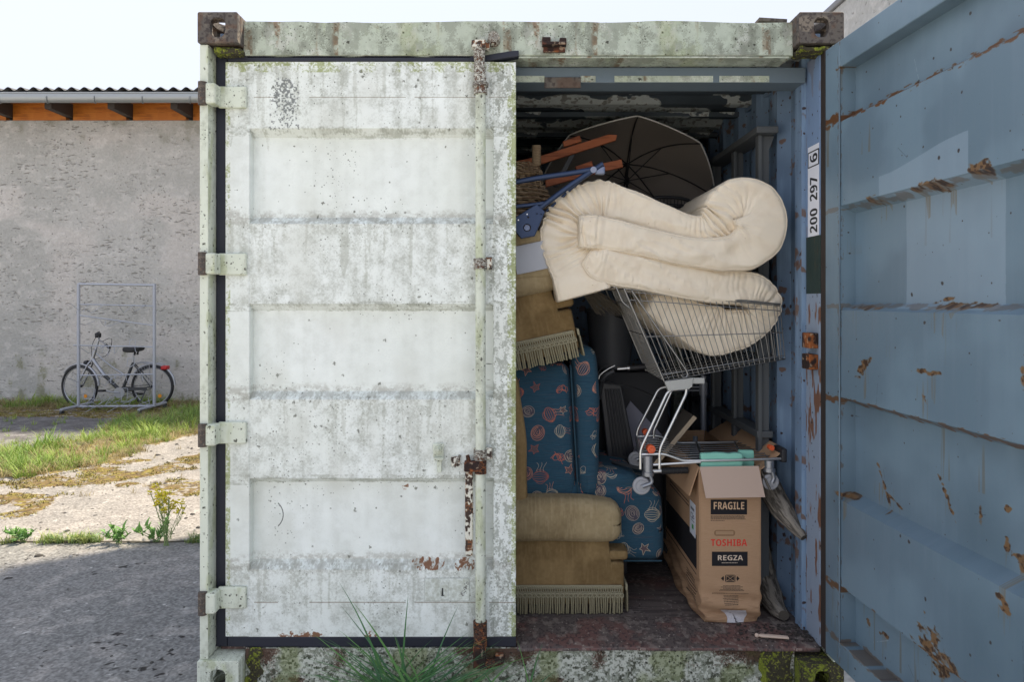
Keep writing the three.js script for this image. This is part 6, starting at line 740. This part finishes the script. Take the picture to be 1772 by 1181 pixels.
{ const Z = 3.9, c = survey(1057, 640, Z); const t = thing('grey_bin', 'dark grey plastic bin tucked behind the blue chair', 'bin', [c.x, c.y, c.z]); const g = new THREE.LatheGeometry([[0.0, 0.002], [0.095, 0.002], [0.10, 0.02], [0.128, 0.30], [0.138, 0.305], [0.138, 0.32], [0.124, 0.32], [0.094, 0.03], [0, 0.03]].map(([a, b]) => new THREE.Vector2(a, b)), 32); g.translate(c.x, c.y, c.z); part('body', plain(g), mat(new THREE.Color().setRGB(0.075, 0.08, 0.09), { roughness: 0.5 }), t); part('bag_tie', [tube([c.clone().add(V(-0.03, 0.33, 0.12)), c.clone().add(V(0.03, 0.30, 0.14)), c.clone().add(V(0.07, 0.335, 0.11)), c.clone().add(V(0.0, 0.29, 0.14)), c.clone().add(V(0.05, 0.27, 0.135))], 0.004, 5, 30, false)], mBlack, t);
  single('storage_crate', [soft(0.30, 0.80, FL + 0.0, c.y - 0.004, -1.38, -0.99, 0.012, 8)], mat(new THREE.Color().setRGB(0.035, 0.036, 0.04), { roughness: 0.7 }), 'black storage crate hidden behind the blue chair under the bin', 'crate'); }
{ const Z = 3.62, q = (c, r) => survey(c, r, Z), t = thing('ribbed_panel', 'black ribbed plastic panel leaning beside the blue chair', 'panel', [q(1066, 0).x, q(0, 800).y, q(0, 0).z]), P = [[1038, 668], [1046, 662], [1072, 668], [1093, 775], [1088, 790], [1060, 797], [1052, 790]], s = new THREE.Shape(P.map(([c, r]) => { const p = q(c, r); return new THREE.Vector2(p.x, p.y); })), g = plain(new THREE.ExtrudeGeometry(s, { depth: 0.03, bevelEnabled: true, bevelSize: 0.006, bevelThickness: 0.006, bevelSegments: 2 })); g.translate(0, 0, q(0, 0).z); const m = mat(new THREE.Color().setRGB(0.02, 0.021, 0.025), { roughness: 0.45 }); part('body', g, m, t);
  for (let i = 0; i < 6; i++) { const a = q(1046 + i * 4.6, 672), b = q(1060 + i * 5.4, 785); a.z += 0.038; b.z += 0.038; part('rib', cyl(a, b, 0.005, 0.005, 6), m, t); } part('foot', bx(q(1062, 0).x, q(1084, 0).x, 0.16 + 0.012, q(0, 795).y, q(0, 0).z + 0.002, q(0, 0).z + 0.028), m, t); }
{ const Z = 3.78, q = (c, r) => survey(c, r, Z), s = new THREE.Shape([[1079, 716], [1090, 694], [1152, 760], [1150, 800], [1096, 800]].map(([c, r]) => { const p = q(c, r); return new THREE.Vector2(p.x, p.y); })), g = plain(new THREE.ExtrudeGeometry(s, { depth: 0.012, bevelEnabled: false })); g.rotateX(-0.0); g.translate(0, 0, q(0, 0).z); single('grey_board', [g], mat(new THREE.Color().setRGB(0.30, 0.30, 0.36), { roughness: 0.8 }), 'pale grey board leaning behind the trolley legs', 'board'); }
{ // plank with a pale sawn edge
  const Z = 3.42, q = (c, r, d = 0) => survey(c, r, Z + d), a = q(1136, 808), b = q(1206, 724), d = b.clone().sub(a), L = d.length(), an = Math.atan2(d.y, d.x); const t = thing('wooden_plank', 'wooden shelf plank with pale sawn edge leaning behind the trolley', 'plank', [a.x, a.y, a.z]); const g = bx(0, L, 0, 0.022, -0.20, 0, 0.002), h = bx(0.0005, L - 0.0005, 0.001, 0.021, 0.0003, 0.0022, 0.0005); for (const k of [g, h]) { k.rotateZ(an); k.translate(a.x, a.y, a.z); } part('board', boxUV(g), mat(new THREE.Color().setRGB(0.10, 0.085, 0.07), { roughness: 0.8 }), t); part('sawn_edge', boxUV(h), mPine, t, 'pale sawn edge'); }
{ // grey tube table frame behind
  const Z = 3.98, q = (c, r) => survey(c, r, Z), mG = mat(new THREE.Color().setRGB(0.30, 0.32, 0.36), { roughness: 0.45, metalness: 0.3 }), t = thing('tubular_table_frame', 'grey tubular table frame behind the trolley', 'table frame', [q(1168, 0).x, FL, q(0, 0).z]); for (const c of [1120, 1217]) { part('leg', cyl(V(q(c, 0).x, FL + 0.001, q(0, 0).z), q(c, 650), 0.0165, 0.0165, 12), mG, t); part('collar', cyl(q(c, 684), q(c, 662), 0.0225, 0.0225, 12), mG, t); }
  for (const r of [664, 670, 676]) part('cross_bar', cyl(q(1120, r), q(1217, r), 0.0055, 0.0055, 8), mG, t); part('saddle_cup', (() => { const g = new THREE.LatheGeometry([[0.018, 0], [0.02, 0.006], [0.045, 0.026], [0.048, 0.03]].map(([x, y]) => new THREE.Vector2(x, y)), 20); const p = q(1120, 650); g.translate(p.x, p.y, p.z); return plain(g); })(), mG, t); }
{ // scooter bars
  const Z = 3.46, q = (c, r, d = 0) => survey(c, r, Z + d), t = thing('scooter_handlebar', 'black handlebar with chrome collar and brake lever below the trolley basket', 'handlebar', [q(1080, 0).x, q(0, 660).y, q(0, 0).z]); part('grip', [cyl(q(1090, 637), q(1138, 633, -0.02), 0.0125, 0.0125, 12)], mBlack, t); part('collar', [cyl(q(1068, 639), q(1090, 637), 0.0085, 0.0085, 12), cyl(q(1085, 637.4), q(1089, 637), 0.012, 0.012, 12)], mChrome, t); part('brake_lever', tube([q(1064, 633), q(1052, 639), q(1038, 650), q(1036, 656)], 0.0035, 6, 18, false), mChrome, t); part('stem', tube([q(1062, 642), q(1046, 652), q(1036, 690, 0.1)], 0.011, 8, 14, false), mDark, t); part('cable', tube([q(1068, 640), q(1048, 634), q(1034, 648), q(1042, 662), q(1088, 668), q(1140, 690, 0.1)], 0.003, 5, 34, false), mBlack, t); }
{ const Z = 3.16, q = (c, r, d = 0) => survey(c, r, Z + d), t = thing('pump_handle', 'black rubber grip with chrome collar lying under the trolley tray', 'handle', [q(1160, 0).x, q(0, 822).y, q(0, 0).z]); part('grip', Array.from({ length: 7 }, (_, i) => cyl(q(1144 + i * 6.7, 815.5 - i * 0.2), q(1150 + i * 6.7, 815.4 - i * 0.2), 0.0155, 0.014, 12)).concat([cyl(q(1144, 815.5), q(1190, 814), 0.013, 0.013, 12)]), mBlack, t); part('collar', cyl(q(1128, 816), q(1144, 815.5), 0.010, 0.010, 12), mChrome, t); part('rod', cyl(q(1060, 800, 0.25), q(1128, 816), 0.008, 0.008, 8), mDark, t); }
{ const Z = 3.75, p = survey(1203, 800, Z), g = new THREE.LatheGeometry([[0, 0], [0.026, 0], [0.027, 0.01], [0.027, 0.085], [0.012, 0.11], [0.012, 0.13], [0, 0.13]].map(([a, b]) => new THREE.Vector2(a, b)), 20); g.translate(p.x, p.y, p.z); single('plastic_bottle', [plain(g)], mat(new THREE.Color().setRGB(0.26, 0.29, 0.34), { roughness: 0.35 }), 'small grey plastic bottle behind the trolley tray', 'bottle');
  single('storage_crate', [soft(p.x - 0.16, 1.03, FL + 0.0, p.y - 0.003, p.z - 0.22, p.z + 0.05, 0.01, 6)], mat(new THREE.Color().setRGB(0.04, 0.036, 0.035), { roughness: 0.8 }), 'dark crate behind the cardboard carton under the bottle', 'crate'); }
{ // rolled carpet leaning in the dark corner
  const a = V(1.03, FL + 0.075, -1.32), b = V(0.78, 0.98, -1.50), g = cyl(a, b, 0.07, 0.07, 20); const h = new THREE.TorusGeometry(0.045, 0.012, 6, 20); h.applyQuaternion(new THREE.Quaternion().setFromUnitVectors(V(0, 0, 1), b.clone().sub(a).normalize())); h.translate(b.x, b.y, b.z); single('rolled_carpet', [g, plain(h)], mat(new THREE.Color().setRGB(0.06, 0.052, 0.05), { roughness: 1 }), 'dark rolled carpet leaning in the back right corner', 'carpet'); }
{ // fibre broom head poking out under the mattress
  const Z = 3.45, q = (c, r) => survey(c, r, Z), R = rng(531), g = []; for (let i = 0; i < 120; i++) { const k = R(), a = q(1006 + 26 * k, 502 + R() * 6), b = q(1030 + 58 * k, 528 + R() * 18 + 6 * k); a.z += (R() - 0.5) * 0.10; b.z += (R() - 0.5) * 0.10; g.push(cyl(a, b, 0.0018, 0.0010, 4)); } single('broom_head', g, mat(new THREE.Color().setRGB(0.16, 0.14, 0.11), { roughness: 1 }), 'bundle of grey brown broom fibres under the left end of the mattress', 'broom'); }
// ---- logs, stick, peg
const tBark = paint(512, 512, (u, v, o) => { const n = fbm(u * 5, v * 22, 5, 541, 5, 22), f = fbm(u * 24, v * 50, 3, 542, 24, 50); mix(Object.assign(o, [0, 0, 0]), srgb(138, 130, 118), 1); mix(o, srgb(78, 72, 64), sm(0.42, 0.62, n)); mix(o, srgb(186, 180, 168), sm(0.58, 0.7, f) * 0.6); mix(o, srgb(50, 44, 40), sm(0.6, 0.68, f) * 0.4); o[3] = 0.6 * (1 - n) + 0.4 * f; });
const mBark = surf(tBark, 0.006, { roughness: 0.95 });
function log(pts, rad, label, seed) { const c = new THREE.CatmullRomCurve3(pts), g0 = new THREE.TubeGeometry(c, 40, 1, 22), p = g0.attributes.position, L = 41, M = 23; for (let i = 0; i < L; i++) { const ctr = c.getPointAt(i / 40), f = i / 40 * (rad.length - 1), k = Math.min(rad.length - 2, Math.floor(f)), r = lerp(rad[k], rad[k + 1], f - k); for (let j = 0; j < M; j++) { const a = i * M + j, q = V().fromBufferAttribute(p, a).sub(ctr), th = (j % 22) / 22 * 6.283; q.multiplyScalar(r * (0.86 + 0.24 * fbm(Math.cos(th) * 2 + 5, Math.sin(th) * 2 + i * 0.16, 4, seed))); q.add(ctr); p.setXYZ(a, q.x, q.y, q.z); } } g0.computeVertexNormals(); const ends = [0, 40].map((i) => { const ctr = c.getPointAt(i / 40), pos = []; for (let j = 0; j < 22; j++) { const A = V().fromBufferAttribute(p, i * M + j), B = V().fromBufferAttribute(p, i * M + j + 1); pos.push(ctr.x, ctr.y, ctr.z, A.x, A.y, A.z, B.x, B.y, B.z); } const e = new THREE.BufferGeometry(); e.setAttribute('position', new THREE.Float32BufferAttribute(pos, 3)); e.setAttribute('uv', new THREE.Float32BufferAttribute(new Float32Array(pos.length / 3 * 2), 2)); e.computeVertexNormals(); return e; }); return single('log', [plain(g0), ...ends], mBark, label, 'log', 'logs beside the carton'); }
log([survey(1318, 808, 3.30), survey(1338, 858, 3.16), survey(1366, 900, 3.05), survey(1391, 931, 2.98)], [0.046, 0.052, 0.045, 0.016], 'upper weathered grey log, tapered end pointing at the blue door jamb', 551);
log([survey(1312, 930, 3.42), survey(1322, 1000, 3.30), survey(1340, 1046, 3.16), survey(1356, 1066, 3.05)], [0.045, 0.055, 0.050, 0.022], 'lower weathered grey log with its dark end resting on the floor', 552);
single('stick', [tube([survey(1313, 806, 3.1), survey(1322, 826, 3.06), survey(1333, 849, 3.03)], 0.0055, 6, 10, false)], mBark, 'thin grey stick hanging beside the carton flap', 'stick');
{ const z = STAND - 2.93, a = V(0.965, FL + 0.0135, z + 0.012), b = V(1.082, FL + 0.0125, z + 0.030), d = b.clone().sub(a), g = [new THREE.SphereGeometry(0.0085, 12, 8).translate(a.x, a.y, a.z), cyl(a.clone().addScaledVector(d, 0.05), a.clone().addScaledVector(d, 0.13), 0.0045, 0.0065, 10)]; for (const s of [-1, 1]) g.push(cyl(a.clone().addScaledVector(d, 0.12).add(V(0, 0, 0.003 * s)), b.clone().add(V(0, 0, 0.0055 * s)), 0.0062, 0.0045, 8)); single('clothes_peg', g.map(plain), mat(new THREE.Color().setRGB(0.62, 0.48, 0.38), { roughness: 0.7 }), 'pale wooden clothes peg lying on the threshold', 'peg'); }
{ // crumbs and rotted leaves in the corner of the threshold
  const R = rng(561), g = []; for (let i = 0; i < 160; i++) { const k = new THREE.IcosahedronGeometry(0.003 + 0.006 * R() * R(), 0); k.scale(1.4, 0.5, 1); const u = R(); k.rotateY(R() * 6); k.translate(lerp(1.17, 0.9, u * u) + (R() - 0.5) * 0.05, FL + 0.005, -0.09 - 0.16 * R()); g.push(plain(k)); } const m = new THREE.Mesh(merge(g), mat(new THREE.Color().setRGB(0.05, 0.042, 0.036), { roughness: 1 })); m.name = 'threshold_debris'; m.userData = { label: 'dark crumbs and dirt in the corner of the threshold', category: 'debris', kind: 'stuff' }; m.castShadow = m.receiveShadow = true; scene.add(m); }

renderer.render(scene, camera);
